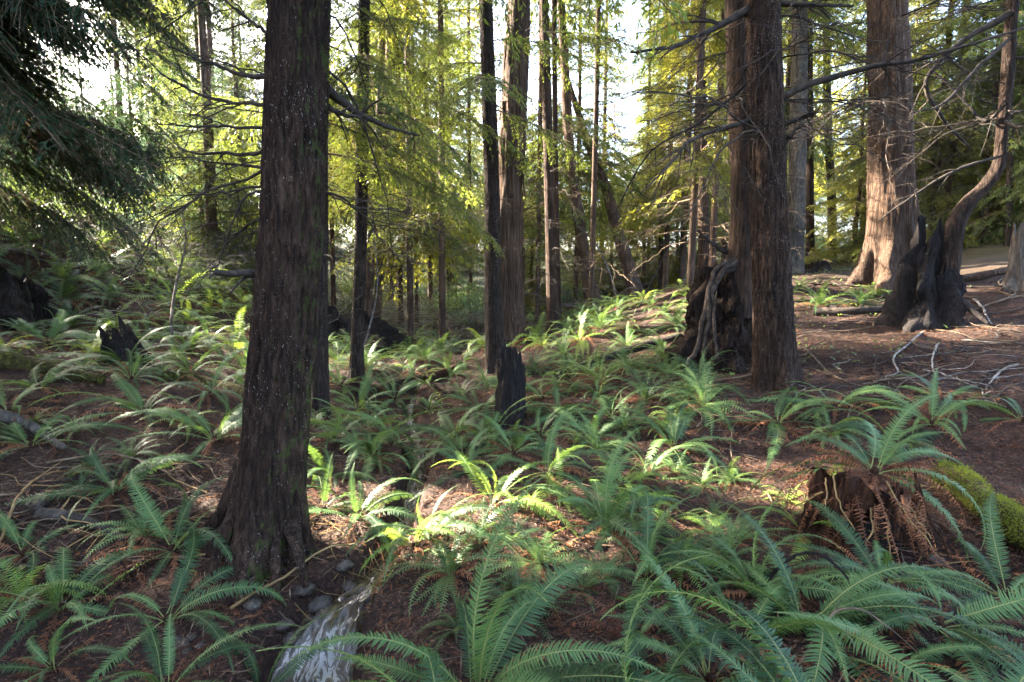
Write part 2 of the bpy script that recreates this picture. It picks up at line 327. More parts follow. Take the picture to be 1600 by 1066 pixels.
# ------------------------------------------------------------------ ground
def build_ground():
    def ax(lim_near, lim_far, step, neg):
        a = np.arange(0, lim_near, step); g = [a[-1]]
        while g[-1] < lim_far: g.append(g[-1] + max(step, (g[-1] - lim_near) * .09 + step))
        return np.concatenate([a, g[1:]])
    xs = ax(7, 220, .055, 0); xs = np.concatenate([-xs[:0:-1], xs])
    yp = ax(9, 260, .05, 0); yn = ax(1, 120, .1, 0); ys = np.concatenate([-yn[:0:-1], yp])
    X, Y = np.meshgrid(xs, ys); Z = ground(X, Y)
    me = mk_mesh('forest_floor', np.stack([X, Y, Z], -1).reshape(-1, 3), grid_quads(len(ys), len(xs)), [M_GROUND])
    tag(link('forest_floor', me), kind='structure')
build_ground()
def build_stream():
    n = 220; p = np.array([np.interp(np.linspace(0, 159, n), np.arange(160), SPATH[:, k]) for k in range(4)]).T
    t = unit(np.gradient(p[:, :2], axis=0)); nrm = np.stack([-t[:, 1], t[:, 0]], 1)
    u = np.linspace(-1.5, 1.5, 25)
    xy = p[:, None, :2] + nrm[:, None] * (u[None, :, None] * p[:, None, 3:4])
    z = np.repeat((p[:, 2] + 0.035)[:, None], 25, 1)
    i = np.arange(n) * 159 / (n - 1)
    steep = np.exp(-((i - 35) / 15) ** 2)
    ll_ = np.concatenate([[0], np.cumsum(np.linalg.norm(np.diff(p[:, :2], axis=0), axis=1))])
    q = np.stack([np.repeat(u[None] * 3.2, n, 0), np.repeat(ll_[:, None] * 6, 25, 1), np.zeros((n, 25))], -1)
    z = z + (.013 + .022 * steep[:, None]) * fbm(q * np.array([1.4, 1.0, 1]), 5, 4) - .02 * np.abs(u)[None] ** 2
    V = np.concatenate([xy, z[..., None]], -1).reshape(-1, 3)
    me = mk_mesh('stream', V, grid_quads(n, 25), [M_WATER])
    ln_ = np.concatenate([[0], np.cumsum(np.linalg.norm(np.diff(p[:, :2], axis=0), axis=1))])
    fl = np.stack([np.repeat(u[None] * .18, n, 0), np.repeat(ln_[:, None], 25, 1), np.zeros((n, 25))], -1)
    fa = me.attributes.new('flow', 'FLOAT_VECTOR', 'POINT'); fa.data.foreach_set('vector', fl.astype(np.float32).ravel())
    a = me.attributes.new('foam_glint', 'FLOAT', 'POINT')
    fo = np.repeat((.43 * steep + .22 * np.exp(-((i - 20) / 14) ** 2) + .36 * (i > 76) * (i < 118))[:, None], 25, 1) - .12 * np.abs(u)[None] ** 2  # real foam round the fall; farther upstream a painted sky glint
    a.data.foreach_set('value', fo.astype(np.float32).ravel())
    tag(link('stream', me), kind='structure')
build_stream()
# ------------------------------------------------------------------ sun spots: canopy gaps the light comes through
SPOT_PX = [(690,835,.45),(760,800,.35),(610,790,.3),(1180,760,.35),(1000,770,.3),(1270,780,.3),(1330,440,.8),(1400,400,.8),(1250,470,.6),(1560,420,.9),
           (60,455,.5),(650,490,1.3),(560,470,1.2),(735,522,.8),(190,430,.9),(290,465,.7),(110,400,.8),(1060,470,.9),(1420,860,.3),(960,450,.8),(1150,250,.4),(1390,250,.6),(1550,250,.4),(1040,510,.6)]
SPOTS = []
for px, py, r in SPOT_PX:
    q = hit(ground, px, py)
    if q is None or py < 300: q = P(px, py, 8.0)
    SPOTS.append((q, r))
def blocks_sun(c, rad):
    for q, r in SPOTS:
        v = c - q; s = v @ SUN_DIR
        if s > 0.8 and np.linalg.norm(v - s * SUN_DIR) < r + rad: return True
    return False
# ------------------------------------------------------------------ conifer boughs
def bough(L, seed, droop=.35, rise=.15, sp1=.075, sp2=.035, ll=.07, lw=.02, side=.42, hang=.25, fill=1.0, stem=.012):
    r = np.random.default_rng(seed); mb = MB()
    n = 12; t = np.linspace(0, 1, n)
    bend = r.normal(0, .06)
    stemp = np.stack([L * t, L * bend * t**2 + .02 * np.cumsum(r.normal(0, .3, n)) * L * .3, L * (rise * t - droop * t**2.0)], 1)
    mb.add(*tube(stemp, stem * L / 2 * (1 - .85 * t) + .0015, 4, cap=False), 0)
    st = []; k = int(L / sp1)
    tt = np.sort(r.uniform(.10, 1, k * 2)); sg = np.where(np.arange(k * 2) % 2 == 0, 1, -1)
    B = np.array([np.interp(tt, t, stemp[:, c]) for c in range(3)]).T
    TG = unit(np.array([np.interp(tt, t, np.gradient(stemp, axis=0)[:, c]) for c in range(3)]).T)
    ln = side * L * np.clip(1.05 - tt, .05, 1) ** .8 * np.clip(tt * 3.5, .25, 1) * r.uniform(.55, 1.15, len(tt)) + .05
    up = np.array([0, 0, 1.0]); lat = unit(np.cross(np.broadcast_to(up, TG.shape), TG)) * sg[:, None]
    an = r.normal(R(52), R(9), len(tt))
    D = TG * np.cos(an)[:, None] + lat * np.sin(an)[:, None]; D[:, 2] += r.normal(-.05, .12, len(tt)); D = unit(D)
    bs, ds, ns, ls = [], [], [], []
    for b, d, l in zip(B, D, ln):
        m = 4; s = np.linspace(0, 1, m); pt = b + d * (l * s)[:, None]; pt[:, 2] -= hang * l * s**2
        mb.add(*tube(pt, .0035 * (1 - .7 * s) * (l + .3) + .0006, 3, cap=False), 0)
        q = max(3, int(l / sp2 * fill)); s = np.sort(r.uniform(.08, 1, q)); q = len(s)
        c = b + d * (l * s)[:, None]; c[:, 2] -= hang * l * s**2
        dd = np.broadcast_to(d, (q, 3)).copy(); dd[:, 2] -= 2 * hang * s
        lt = unit(np.cross(dd, up)) * np.where(np.arange(q) % 2 == 0, 1, -1)[:, None]
        a2 = r.normal(R(48), R(14), q); e = dd * np.cos(a2)[:, None] + lt * np.sin(a2)[:, None]
        e[:, 2] += r.normal(-.12, .18, q)
        bs.append(c); ds.append(e); ls.append(np.full(q, ll) * r.uniform(.6, 1.3, q) * (1.1 - .4 * s))
    bs = np.concatenate(bs); ds = np.concatenate(ds); ls = np.concatenate(ls)
    nn = np.array([0, 0, 1.0]) + r.normal(0, .35, bs.shape)
    mb.add(*kites(bs, ds, nn, ls, ls * lw / ll, .45), 1)
    return mb.arr()
def bare(L, seed, droop=.2, rise=.1, nsub=9, rad=.012, sub=.4, curl=1.0, fine=True):
    r = np.random.default_rng(seed); mb = MB(); n = 14; t = np.linspace(0, 1, n)
    wob = np.cumsum(r.normal(0, .012 * curl, (n, 3)), 0) * L
    p = np.stack([L * t, 0 * t, L * (rise * t - droop * t**2)], 1) + wob - wob[0]
    mb.add(*tube(p, rad * (1 - .88 * t) + .0012, 6, .15, seed, cap=False), 0)
    for k in range(nsub):
        s = r.uniform(.15, .95); b = np.array([np.interp(s, t, p[:, c]) for c in range(3)])
        a = r.choice([-1, 1]) * r.uniform(R(30), R(75)); l = sub * L * (1.1 - s) * r.uniform(.5, 1.2) + .08
        d = np.array([math.cos(a), math.sin(a), r.normal(-.1, .3)]); d /= np.linalg.norm(d)
        m = 7; u = np.linspace(0, 1, m); q = b + d * (l * u)[:, None]; q[:, 2] -= r.uniform(0, .35) * l * u**2
        q += np.cumsum(r.normal(0, .02, (m, 3)), 0) * l; q += b - q[0]
        mb.add(*tube(q, rad * .4 * (1 - s * .6) * (1 - .8 * u) + .0009, 4, cap=False), 0)
        if fine:
            for _ in range(4):
                u2 = r.uniform(.2, .95); b2 = np.array([np.interp(u2, u, q[:, c]) for c in range(3)])
                d2 = d + r.normal(0, .55, 3); d2 /= np.linalg.norm(d2); l2 = l * r.uniform(.15, .45)
                v = np.linspace(0, 1, 4); q2 = b2 + d2 * (l2 * v)[:, None]; q2[:, 2] -= .2 * l2 * v**2
                mb.add(*tube(q2, .0016 * (1 - .6 * v), 3, cap=False), 0)
    return mb.arr()
B_FAR = [bough(2.0, 100 + k, droop=.32 + .05 * (k % 4), rise=.12 + .05 * (k % 3), sp1=.075, sp2=.04, ll=.12, lw=.030, side=.5, hang=.45) for k in range(6)]
B_MID = [bough(2.0, 200 + k, droop=.30 + .06 * (k % 4), rise=.1 + .06 * (k % 3), sp1=.050, sp2=.018, ll=.062, lw=.017, side=.52, hang=.5) for k in range(6)]
B_SPARSE = [bough(2.0, 300 + k, droop=.28 + .06 * (k % 3), rise=.12, sp1=.09, sp2=.035, ll=.11, lw=.03, fill=.8, hang=.7) for k in range(6)]
B_NEAR = [bough(2.4, 400 + k, droop=.42 + .05 * (k % 4), rise=.10, sp1=.034, sp2=.0125, ll=.05, lw=.0135, hang=.65, side=.46) for k in range(5)]
BARE = [mk_mesh('branch', *(lambda a: (a[0], a[1], [M_DEADWOOD], a[2]))(bare(2.0, 500 + k, droop=.15 + .12 * (k % 4), rise=.08 * (k % 3), nsub=12 + k % 4, rad=.009))) for k in range(10)]
def crown(seed, z0, z1, l0, l1, n, lib, axis=lambda z: (0, 0), pitch=(-.1, .3), rad=.05, origin=None, power=1.0, az=None, lmin=.35, reject=True):
    r = np.random.default_rng(seed); mb = MB()
    for k in range(n):
        f = ((k + r.uniform()) / n) ** power; z = z0 + (z1 - z0) * f
        l = (l0 + (l1 - l0) * f) * r.uniform(.7, 1.15); l = max(l, lmin)
        a = k * 2.39996 + r.normal(0, .4)
        if az is not None: a = r.uniform(*az)
        pi = pitch[0] + (pitch[1] - pitch[0]) * f + r.normal(0, .12)
        V, Q, M = lib[r.integers(len(lib))]
        s = l / (2.4 if lib is B_NEAR else 2.0)
        ca, sa, cb, sb = math.cos(a), math.sin(a), math.cos(pi), math.sin(pi)
        rot = np.array([[ca, -sa, 0], [sa, ca, 0], [0, 0, 1]]) @ np.array([[cb, 0, -sb], [0, 1, 0], [sb, 0, cb]])
        ax, ay = axis(z); o = np.array([ax, ay, z])
        if reject and origin is not None:
            if any(blocks_sun(o + origin + rot @ np.array([l * u, 0, -.15 * l * u]), l * .2) for u in (.3, .6, .9)): continue
        sc = np.array([s, s * r.choice([-1, 1]), s])
        mb.add((V * sc) @ rot.T + o, Q, M)
    return mb
# ------------------------------------------------------------------ trunks
def trunk_mesh(path, rad, seg=48, step=.04, flare=.5, flare_h=.35, lobes=5, ridge=.05, rf=14, rz=2.2, seed=0, mat=None, zfine=7.0, lump=.04):
    path = np.asarray(path, float); rad = np.asarray(rad, float)
    s = np.concatenate([[0], np.cumsum(np.linalg.norm(np.diff(path, axis=0), axis=1))])
    out = [0.0]
    while out[-1] < s[-1]: out.append(out[-1] + (step if out[-1] < zfine else step * 8))
    out[-1] = s[-1]; out = np.array(out)
    pp = catmull(np.column_stack([path, rad]), 400)
    ss = np.concatenate([[0], np.cumsum(np.linalg.norm(np.diff(pp[:, :3], axis=0), axis=1))]); ss *= s[-1] / ss[-1]
    C = np.array([np.interp(out, ss, pp[:, k]) for k in range(4)]).T
    a = np.arange(seg) * 2 * math.pi / seg; r = np.random.default_rng(seed); ph = r.uniform(0, 6.28, 3)
    lob = (.55 + .45 * np.cos(lobes * a + ph[0] + .6 * np.sin(a + ph[1]))) ** 1.3 * (1 + .45 * np.sin(a + ph[2]))
    h = out[:, None]
    rr = C[:, 3:4] * (1 + flare * np.exp(-np.clip(h - .22, 0, None) / flare_h) * lob[None])
    q = np.stack([np.cos(a)[None] * rr * rf, np.sin(a)[None] * rr * rf, h * rz + 0 * rr], -1)
    rid = 1 - 2 * np.abs(fbm(q, seed, 3)) / 1.2
    q2 = np.stack([np.cos(a)[None] * rr * 3.5, np.sin(a)[None] * rr * 3.5, h * 1.3 + 0 * rr], -1)
    rr = rr * (1 + lump * fbm(q2, seed + 9, 2)) + ridge * np.sqrt(C[:, 3:4] * .2) * (rid - .5)
    rr = np.maximum(rr, .004)
    t, n, b = frames(C[:, :3])
    V = C[:, None, :3] + rr[..., None] * (np.cos(a)[None, :, None] * n[:, None] + np.sin(a)[None, :, None] * b[:, None])
    return mk_mesh('trunk', V.reshape(-1, 3), grid_quads(len(out), seg, True), [mat])
def px_path(pts, d, top=None, lean=0.4, free=False):
    """trunk path and radii from photo points (x, y, width) at distance d, base first; carried on up to height top"""
    p = np.array([P(x, y, d) for x, y, _ in pts]); r = np.array([w_ / 2 / FPX * d for *_, w_ in pts])
    base = p[0].copy()
    bz = min(gz(base[0], base[1]), base[2])
    dn = p[0] + (p[0] - p[1]) * (.3 / max(p[1][2] - p[0][2], .1)); dn[2] = bz - .25
    if free: bz = p[0][2]; dn[2] = bz - .55
    path = [dn] + list(p); rad = [r[0]] + list(r)
    if top:
        d0 = unit(p[-1] - p[-2]); z0 = p[-1][2]
        for f in (.02, .05, .1, .18, .3, .45, .62, .8, 1.0):
            z = z0 + (top - z0) * f
            x = p[-1] + d0 / d0[2] * (z - z0) * (1 - lean * f); path.append(x); rad.append(max(r[-1] * (1 - .93 * f), .02))
    path = np.array(path); origin = np.array([base[0], base[1], max(bz, path[0][2] + .2)])
    return path - origin, np.array(rad), origin
def axis_of(path):
    o = np.argsort(path[:, 2])
    return lambda z: (np.interp(z, path[o, 2], path[o, 0]), np.interp(z, path[o, 2], path[o, 1]))
def dead_limbs(root, path, rad, n, z0, z1, lmin, lmax, seed, az=None):
    r = np.random.default_rng(seed); ax = axis_of(path); zs = np.sort(path[:, 2]); o = np.argsort(path[:, 2])
    for k in range(n):
        z = r.uniform(z0, z1); a = r.uniform(0, 6.283) if az is None else r.uniform(*az)
        x, y = ax(z); rd = np.interp(z, path[o, 2], rad[o]) * .7; l = r.uniform(lmin, lmax)
        c = np.array([x, y, z]) + np.array([math.cos(a), math.sin(a), 0]) * rd
        b = link('branch', BARE[r.integers(len(BARE))], root, c)
        b.rotation_euler = (r.uniform(-.3, .3), r.uniform(-.25, .35), a); b.scale = (l / 2,) * 3
def limb_px(root, origin, pts, d0, d1, w0, w1, seed, nsub=6, mat=None, sub=.25):
    """a limb the photo shows, traced from photo points but with its own run in depth"""
    n = len(pts); p = np.array([P(x, y, d0 + (d1 - d0) * k / (n - 1)) for k, (x, y) in enumerate(pts)])
    c = catmull(p, 26); t = np.linspace(0, 1, 26); r = np.random.default_rng(seed); mb = MB()
    c += np.cumsum(r.normal(0, .004, c.shape), 0); c += p[0] - c[0]
    dm = (d0 + d1) / 2; rd = (w0 + (w1 - w0) * t) / 2 / FPX * dm
    mb.add(*tube(c, rd, 8, .22, seed), 0)
    L = np.linalg.norm(p[-1] - p[0])
    for k in range(nsub):
        s = r.uniform(.2, .97); b = np.array([np.interp(s, t, c[:, q]) for q in range(3)])
        tg = unit(c[min(int(s * 25) + 1, 25)] - c[max(int(s * 25) - 1, 0)])
        d = unit(tg + r.normal(0, .6, 3) + np.array([0, 0, -.15])); l = sub * L * (1.15 - s) * r.uniform(.5, 1.2) + .1
        u = np.linspace(0, 1, 8); q = b + d * (l * u)[:, None]; q[:, 2] -= .2 * l * u**2; q += np.cumsum(r.normal(0, .015, (8, 3)), 0) * l; q += b - q[0]
        mb.add(*tube(q, np.interp(s, t, rd) * .45 * (1 - .8 * u) + .001, 4, cap=False), 0)
        for _ in range(4):
            u2 = r.uniform(.2, .95); b2 = np.array([np.interp(u2, u, q[:, e]) for e in range(3)])
            d2 = unit(d + r.normal(0, .5, 3)); l2 = l * r.uniform(.2, .5); v = np.linspace(0, 1, 4)
            q2 = b2 + d2 * (l2 * v)[:, None]; q2[:, 2] -= .15 * l2 * v**2
            mb.add(*tube(q2, .0018 * (1 - .6 * v), 3, cap=False), 0)
    V, Q, M = mb.arr()
    link('branch', mk_mesh('branch', V - origin, Q, [mat or M_DEADWOOD], M), root)
def tree_px(name, label, cat, pts, d, top, mat, group=None, seed=0, crown_kw=None, leaf=None, limbs=None, free=False, **kw):
    path, rad, o = px_path(pts, d, top, free=free)
    root = empty(name, o, label, cat, group)
    link('trunk', trunk_mesh(path, rad, mat=mat, seed=seed, **kw), root)
    if crown_kw:
        mb = crown(seed + 50, axis=axis_of(path), origin=o, **crown_kw)
        if mb.n: link('crown', mb.mesh('crown', [M_TWIG, leaf or M_NEEDLE]), root)
    if limbs: dead_limbs(root, path, rad, seed=seed + 70, **limbs)
    return root, path, rad, o
# ---- the big trunk on the left
T1, p1, r1, o1 = tree_px('fir_tree', 'thick dark fir trunk in the left foreground with pale flecks and a flared base', 'tree',
    [(412,872,118),(420,800,104),(428,700,98),(436,600,97),(446,500,96),(453,400,94),(459,300,92),(463,200,90),(466,100,88),(468,0,86)], 3.25, 22, M_BARK_MOSS,
    seed=3, seg=160, step=.018, flare=.85, flare_h=.26, lobes=4, ridge=.09, rf=30, rz=4.5, zfine=5.2, lump=.05,
    crown_kw=dict(z0=4.2, z1=21, l0=2.3, l1=.5, n=60, lib=B_MID), limbs=dict(n=24, z0=1.9, z1=3.9, lmin=.6, lmax=1.8, az=(1.2, 3.6)))
for k, (pts, a, b, w0, w1) in enumerate([
    ([(422,120),(360,112),(300,85),(250,60)], 3.25, 3.7, 8, 2), ([(426,165),(350,160),(270,125),(200,70)], 3.3, 4.0, 6, 2),
    ([(424,200),(330,195),(240,190)], 3.2, 3.6, 5, 1.5), ([(422,235),(350,240),(280,235),(230,190)], 3.3, 3.9, 6, 1.5),
    ([(420,292),(340,295),(250,295)], 3.2, 3.5, 4, 1.5), ([(418,265),(330,250),(230,240)], 3.3, 4.2, 4, 1.2),
    ([(404,427),(380,425),(335,421)], 3.2, 3.0, 16, 9), ([(408,300),(380,312),(350,400),(342,418)], 3.2, 3.3, 4, 1.5),
    ([(510,140),(545,165),(600,185),(650,200)], 3.3, 3.9, 14, 3), ([(512,165),(540,180),(565,178)], 3.3, 3.5, 8, 3),
    ([(425,60),(370,20),(310,-40)], 3.3, 3.8, 5, 2), ([(424,330),(385,350),(340,390)], 3.25, 3.4, 5, 1.5)]):
    limb_px(T1, o1, pts, a, b, w0, w1, 900 + k, nsub=7 if w0 < 12 else 3)
# ---- other trunks, left to right
TREES = [
 ('fir_tree', 'slim dark trunk close behind the right edge of the thick left trunk', [(500,545,26),(501,440,22),(502,300,20),(500,0,18)], 6.6, 17, M_BARK, dict(z0=3.5, z1=16, l0=1.6, l1=.4, n=50), M_NEEDLE, 14),
 ('hemlock_tree', 'straight slim hemlock trunk right of the thick left trunk, ending among ferns', [(557,598,22),(559,500,19),(563,420,19),(566,200,18),(569,0,17)], 8.0, 18, M_BARK, dict(z0=3.6, z1=17, l0=1.9, l1=.4, n=60), M_NEEDLE, 16),
 ('fir_tree', 'thin far trunk just right of the straight slim hemlock', [(577,500,13),(580,380,12),(592,200,11),(598,0,10)], 13, 17, M_BARK_FAR, dict(z0=4.0, z1=16, l0=1.9, l1=.4, n=60), M_NEEDLE_Y, 14),
 ('fir_tree', 'thin reddish far trunk, the second right of the straight slim hemlock', [(588,500,13),(597,380,12),(605,200,11),(610,0,10)], 14.5, 17, M_BARK_FAR, dict(z0=4.5, z1=16, l0=2.0, l1=.4, n=60), M_NEEDLE_Y, 14),
 ('fir_tree', 'narrow dark trunk in the centre, in front of the shaggy cedar', [(776,575,34),(771,480,27),(769,300,24),(764,150,22),(759,0,20)], 8.5, 18, M_BARK, dict(z0=4.2, z1=17, l0=1.5, l1=.4, n=40), M_NEEDLE, 16),
 ('fir_tree', 'reddish trunk right of the central cedar, standing on the bank', [(866,522,24),(862,440,17),(858,300,15),(853,100,14),(850,0,13)], 11, 18, M_BARK_RED, dict(z0=3.4, z1=17, l0=1.9, l1=.4, n=70), M_NEEDLE, 14),
 ('fir_tree', 'very thin stem hugging the right side of the reddish bank trunk', [(874,515,9),(871,400,8),(868,250,8),(866,0,7)], 11.4, 15, M_BARK_RED, dict(z0=3.8, z1=14, l0=1.5, l1=.3, n=40), M_NEEDLE, 8),
 ('fir_tree', 'leaning trunk with flared foot on the bank right of the reddish trunk', [(932,482,30),(918,430,20),(903,330,17),(890,230,15),(880,60,13)], 14, 18, M_BARK_FAR, dict(z0=4.0, z1=17, l0=2.4, l1=.4, n=80), M_NEEDLE, 10),
 ('alder_tree', 'leaning bare alder trunk slanting left up the far bank', [(994,462,24),(980,410,20),(962,350,18),(947,295,16),(925,240,12),(905,180,9)], 15, 15, M_BARK_FAR, None, None, 8),
 ('fir_tree', 'narrow trunk between the leaning alder and the stump-standing hemlock', [(1102,445,21),(1100,380,18),(1098,250,16),(1095,100,14),(1094,0,13)], 12.5, 18, M_BARK_RED, dict(z0=2.6, z1=17, l0=2.2, l1=.4, n=80), M_NEEDLE_Y, 14),
 ('fir_tree', 'grey trunk seen between the large front hemlock and the big cedar, thickest of three', [(1240,415,30),(1244,320,26),(1247,200,24),(1250,0,21)], 15, 20, M_BARK_PALE, dict(z0=7, z1=19, l0=2.2, l1=.4, n=50), M_NEEDLE, 8),
 ('fir_tree', 'slender sunlit trunk immediately right of the grey trunk behind the front hemlock', [(1266,410,13),(1265,300,12),(1264,150,11),(1263,0,10)], 18, 20, M_BARK_RED, dict(z0=7, z1=19, l0=2.0, l1=.4, n=50), M_NEEDLE_Y, 8),
 ('fir_tree', 'slender sunlit trunk standing nearest the big cedar on its left', [(1301,405,13),(1299,300,12),(1294,200,11),(1290,0,10)], 20, 20, M_BARK_RED, dict(z0=8, z1=19, l0=2.0, l1=.4, n=50), M_NEEDLE_Y, 8),
 ('fir_tree', 'thin dark stem right of the crooked tree near the right edge', [(1577,362,8),(1578,250,8),(1580,100,7),(1582,0,6)], 13, 14, M_BARK, dict(z0=4.5, z1=13, l0=1.6, l1=.3, n=40), M_NEEDLE, 8)]
for k, (nm, lab, pts, d, top, mat, ck, leaf, nl) in enumerate(TREES):
    z0 = 1.0
    tree_px(nm, lab, 'tree', pts, d, top, mat, seed=20 + k, seg=40, step=.05, flare=.45, flare_h=.25, ridge=.03, rf=14, rz=3, zfine=7,
            crown_kw=dict(ck, z0=ck['z0'] - .5, l0=ck['l0'] * 1.2, n=int(ck['n'] * 1.15), power=1.25, pitch=(-.2, .3), lib=B_MID if d < 12 else B_FAR) if ck else None, leaf=leaf,
            limbs=dict(n=nl, z0=.9, z1=(ck['z0'] + 2 if ck else 6), lmin=.6, lmax=1.7 if d < 12 else 2.2))
# shaggy cedar in the centre
T5, p5, r5, o5 = tree_px('cedar_tree', 'shaggy cedar in the centre with peeling strips of bark', 'tree',
    [(798,545,58),(795,480,46),(793,400,42),(796,300,39),(801,200,38),(806,100,36),(811,0,34)], 10, 22, M_CEDAR, seed=41, seg=80, step=.03, flare=.5, flare_h=.5, lobes=5, ridge=.09, rf=9, rz=.6, zfine=7,
    crown_kw=dict(z0=4.6, z1=21, l0=2.1, l1=.5, n=120, power=1.3, pitch=(-.25, .3), lib=B_MID), leaf=M_NEEDLE, limbs=dict(n=20, z0=1.5, z1=6, lmin=.4, lmax=1.4), lump=.10)
def bark_strips(root, path, rad, n, z0, z1, seed, mat):
    r = np.random.default_rng(seed); ax = axis_of(path); o = np.argsort(path[:, 2])
    for k in range(n):
        z = r.uniform(z0, z1); a = r.uniform(2.6, 6.8); l = r.uniform(.25, .8); wd = r.uniform(.015, .05)
        u = np.linspace(0, 1, 8); zz = z - l * u
        cx, cy = ax(zz); rd = np.interp(zz, path[o, 2], rad[o]) + .015 + r.uniform(.0, .12) * u**2
        t = np.array([-math.sin(a), math.cos(a), 0]); c = np.stack([cx + math.cos(a) * rd, cy + math.sin(a) * rd, zz], 1)
        wv = (wd * (1 - .7 * u))[:, None]; V = np.concatenate([c - t * wv, c + t * wv]); V2 = V + np.array([math.cos(a), math.sin(a), 0]) * .006
        i = np.arange(7); Q = np.stack([i, i + 1, i + 9, i + 8], 1)
        link('bark_strip', mk_mesh('bark_strip', np.concatenate([V, V2]), np.concatenate([Q, Q[:, ::-1] + 16]), [mat]), root)
bark_strips(T5, p5, r5, 26, 1.2, 5.8, 5, M_CEDAR)
# hemlock pair on the right: the front one and the one astride the old stump
T10, p10, r10, o10 = tree_px('hemlock_tree', 'large dark hemlock trunk in front on the right bank, moss at its foot', 'tree',
    [(1212,604,64),(1209,540,60),(1206,450,55),(1203,350,53),(1199,250,52),(1196,150,50),(1193,50,49),(1191,0,48)], 6.0, 22, M_BARK_MOSS, seed=61, seg=128, step=.022, flare=.38, flare_h=.25, lobes=5, ridge=.08, rf=26, rz=3.6, zfine=5,
    crown_kw=dict(z0=6.2, z1=21, l0=2.6, l1=.5, n=60, lib=B_MID), limbs=dict(n=24, z0=2.6, z1=5.2, lmin=1.0, lmax=2.6))
for k, (pts, a, b, w0, w1) in enumerate([
    ([(1215,155),(1280,128),(1360,105),(1450,90),(1600,45)], 6.0, 5.6, 12, 3), ([(1219,195),(1260,183),(1285,172)], 6.0, 5.7, 8, 3),
    ([(1180,185),(1120,205),(1075,220),(1045,255),(1000,300)], 6.0, 5.3, 9, 2), ([(1170,15),(1120,38),(1060,68),(985,78)], 6.0, 5.4, 12, 3),
    ([(1210,4),(1270,6),(1335,5)], 6.0, 5.8, 10, 3), ([(1222,230),(1240,210),(1250,200)], 6.0, 5.9, 7, 3),
    ([(1180,120),(1090,190),(1010,240),(960,330)], 6.1, 6.6, 5, 1.5)]):
    limb_px(T10, o10, pts, a, b, w0, w1, 940 + k, nsub=10, sub=.3)
T11, p11, r11, o11 = tree_px('hemlock_tree', 'hemlock growing astride an old dark stump, behind the large front hemlock', 'tree',
    [(1160,425,54),(1163,380,46),(1164,320,43),(1162,220,41),(1159,120,42),(1155,0,40)], 7.0, 22, M_BARK_RED, free=True, seed=62, seg=90, step=.025, flare=.2, flare_h=.2, lobes=5, ridge=.03, rf=16, rz=3, zfine=5.5,
    crown_kw=dict(z0=6.5, z1=21, l0=2.4, l1=.5, n=50, lib=B_MID), limbs=dict(n=22, z0=1.2, z1=4.5, lmin=.8, lmax=2.4))
for k, (pts, a, b, w0, w1) in enumerate([([(1150,405),(1125,418),(1110,445),(1106,500),(1098,560)], 6.9, 6.5, 10, 5), ([(1152,410),(1132,425),(1119,465),(1117,520),(1122,562)], 6.8, 6.45, 8, 4),
    ([(1150,402),(1120,385),(1098,370)], 7.0, 6.9, 9, 3), ([(1148,418),(1118,432),(1100,470),(1092,540),(1080,575)], 6.85, 6.5, 10, 5)]):
    n = len(pts); c = catmull(np.array([P(x, y, a + (b - a) * q / (n - 1)) for q, (x, y) in enumerate(pts)]), 24)
    c[2:] += np.cumsum(np.random.default_rng(k).normal(0, .009, (22, 3)), 0)
    V, Q = tube(c, np.linspace(w0, w1, 24) / 2 / FPX * 6.7, 10, .35, k)
    link('root', mk_mesh('root', V - o11, Q, [M_ROOT]), T11)
# the big cedar
T12, p12, r12, o12 = tree_px('cedar_tree', 'big red cedar with buttressed roots on the right bank', 'tree',
    [(1388,448,78),(1393,400,70),(1394,340,63),(1392,250,57),(1389,150,54),(1386,60,52),(1384,0,51)], 10, 26, M_CEDAR, seed=71, seg=160, step=.025, flare=.85, flare_h=.42, lobes=7, ridge=.20, rf=7, rz=.5, zfine=7, lump=.07,
    crown_kw=dict(z0=7.5, z1=25, l0=2.4, l1=.5, n=50, lib=B_MID), limbs=dict(n=32, z0=2.2, z1=6.2, lmin=1.2, lmax=3.2))
# crooked tree rising out of the burnt stump
T13, p13, r13, o13 = tree_px('crooked_tree', 'crooked dark tree curving up out of the burnt stump at right', 'tree',
    [(1484,400,28),(1490,362,26),(1500,335,23),(1517,312,21),(1541,288,19),(1561,255,18),(1566,200,17),(1574,120,15),(1579,40,14),(1584,0,13)], 7.6, 12, M_CHARB, free=True, seed=81, seg=64, step=.025, flare=.2, ridge=.05, lump=.22, rf=16, rz=2, zfine=5,
    crown_kw=dict(z0=5, z1=12, l0=1.3, l1=.4, n=30, lib=B_MID), limbs=dict(n=26, z0=1.6, z1=5, lmin=.8, lmax=2.6))
for k, (pts, a, b, w0, w1) in enumerate([([(1575,160),(1540,190),(1500,150),(1440,90)], 7.4, 8, 5, 2), ([(1578,60),(1520,110),(1470,160),(1420,175)], 7.4, 7.0, 6, 2), ([(1570,190),(1600,200),(1660,190)], 7.4, 7.0, 5, 2),
    ([(1560,245),(1500,265),(1440,300),(1370,350)], 7.3, 7.0, 5, 2), ([(1580,20),(1500,70),(1450,130),(1480,190),(1520,230)], 7.5, 8.2, 10, 3)]):
    limb_px(T13, o13, pts, a, b, w0, w1, 970 + k, nsub=8)
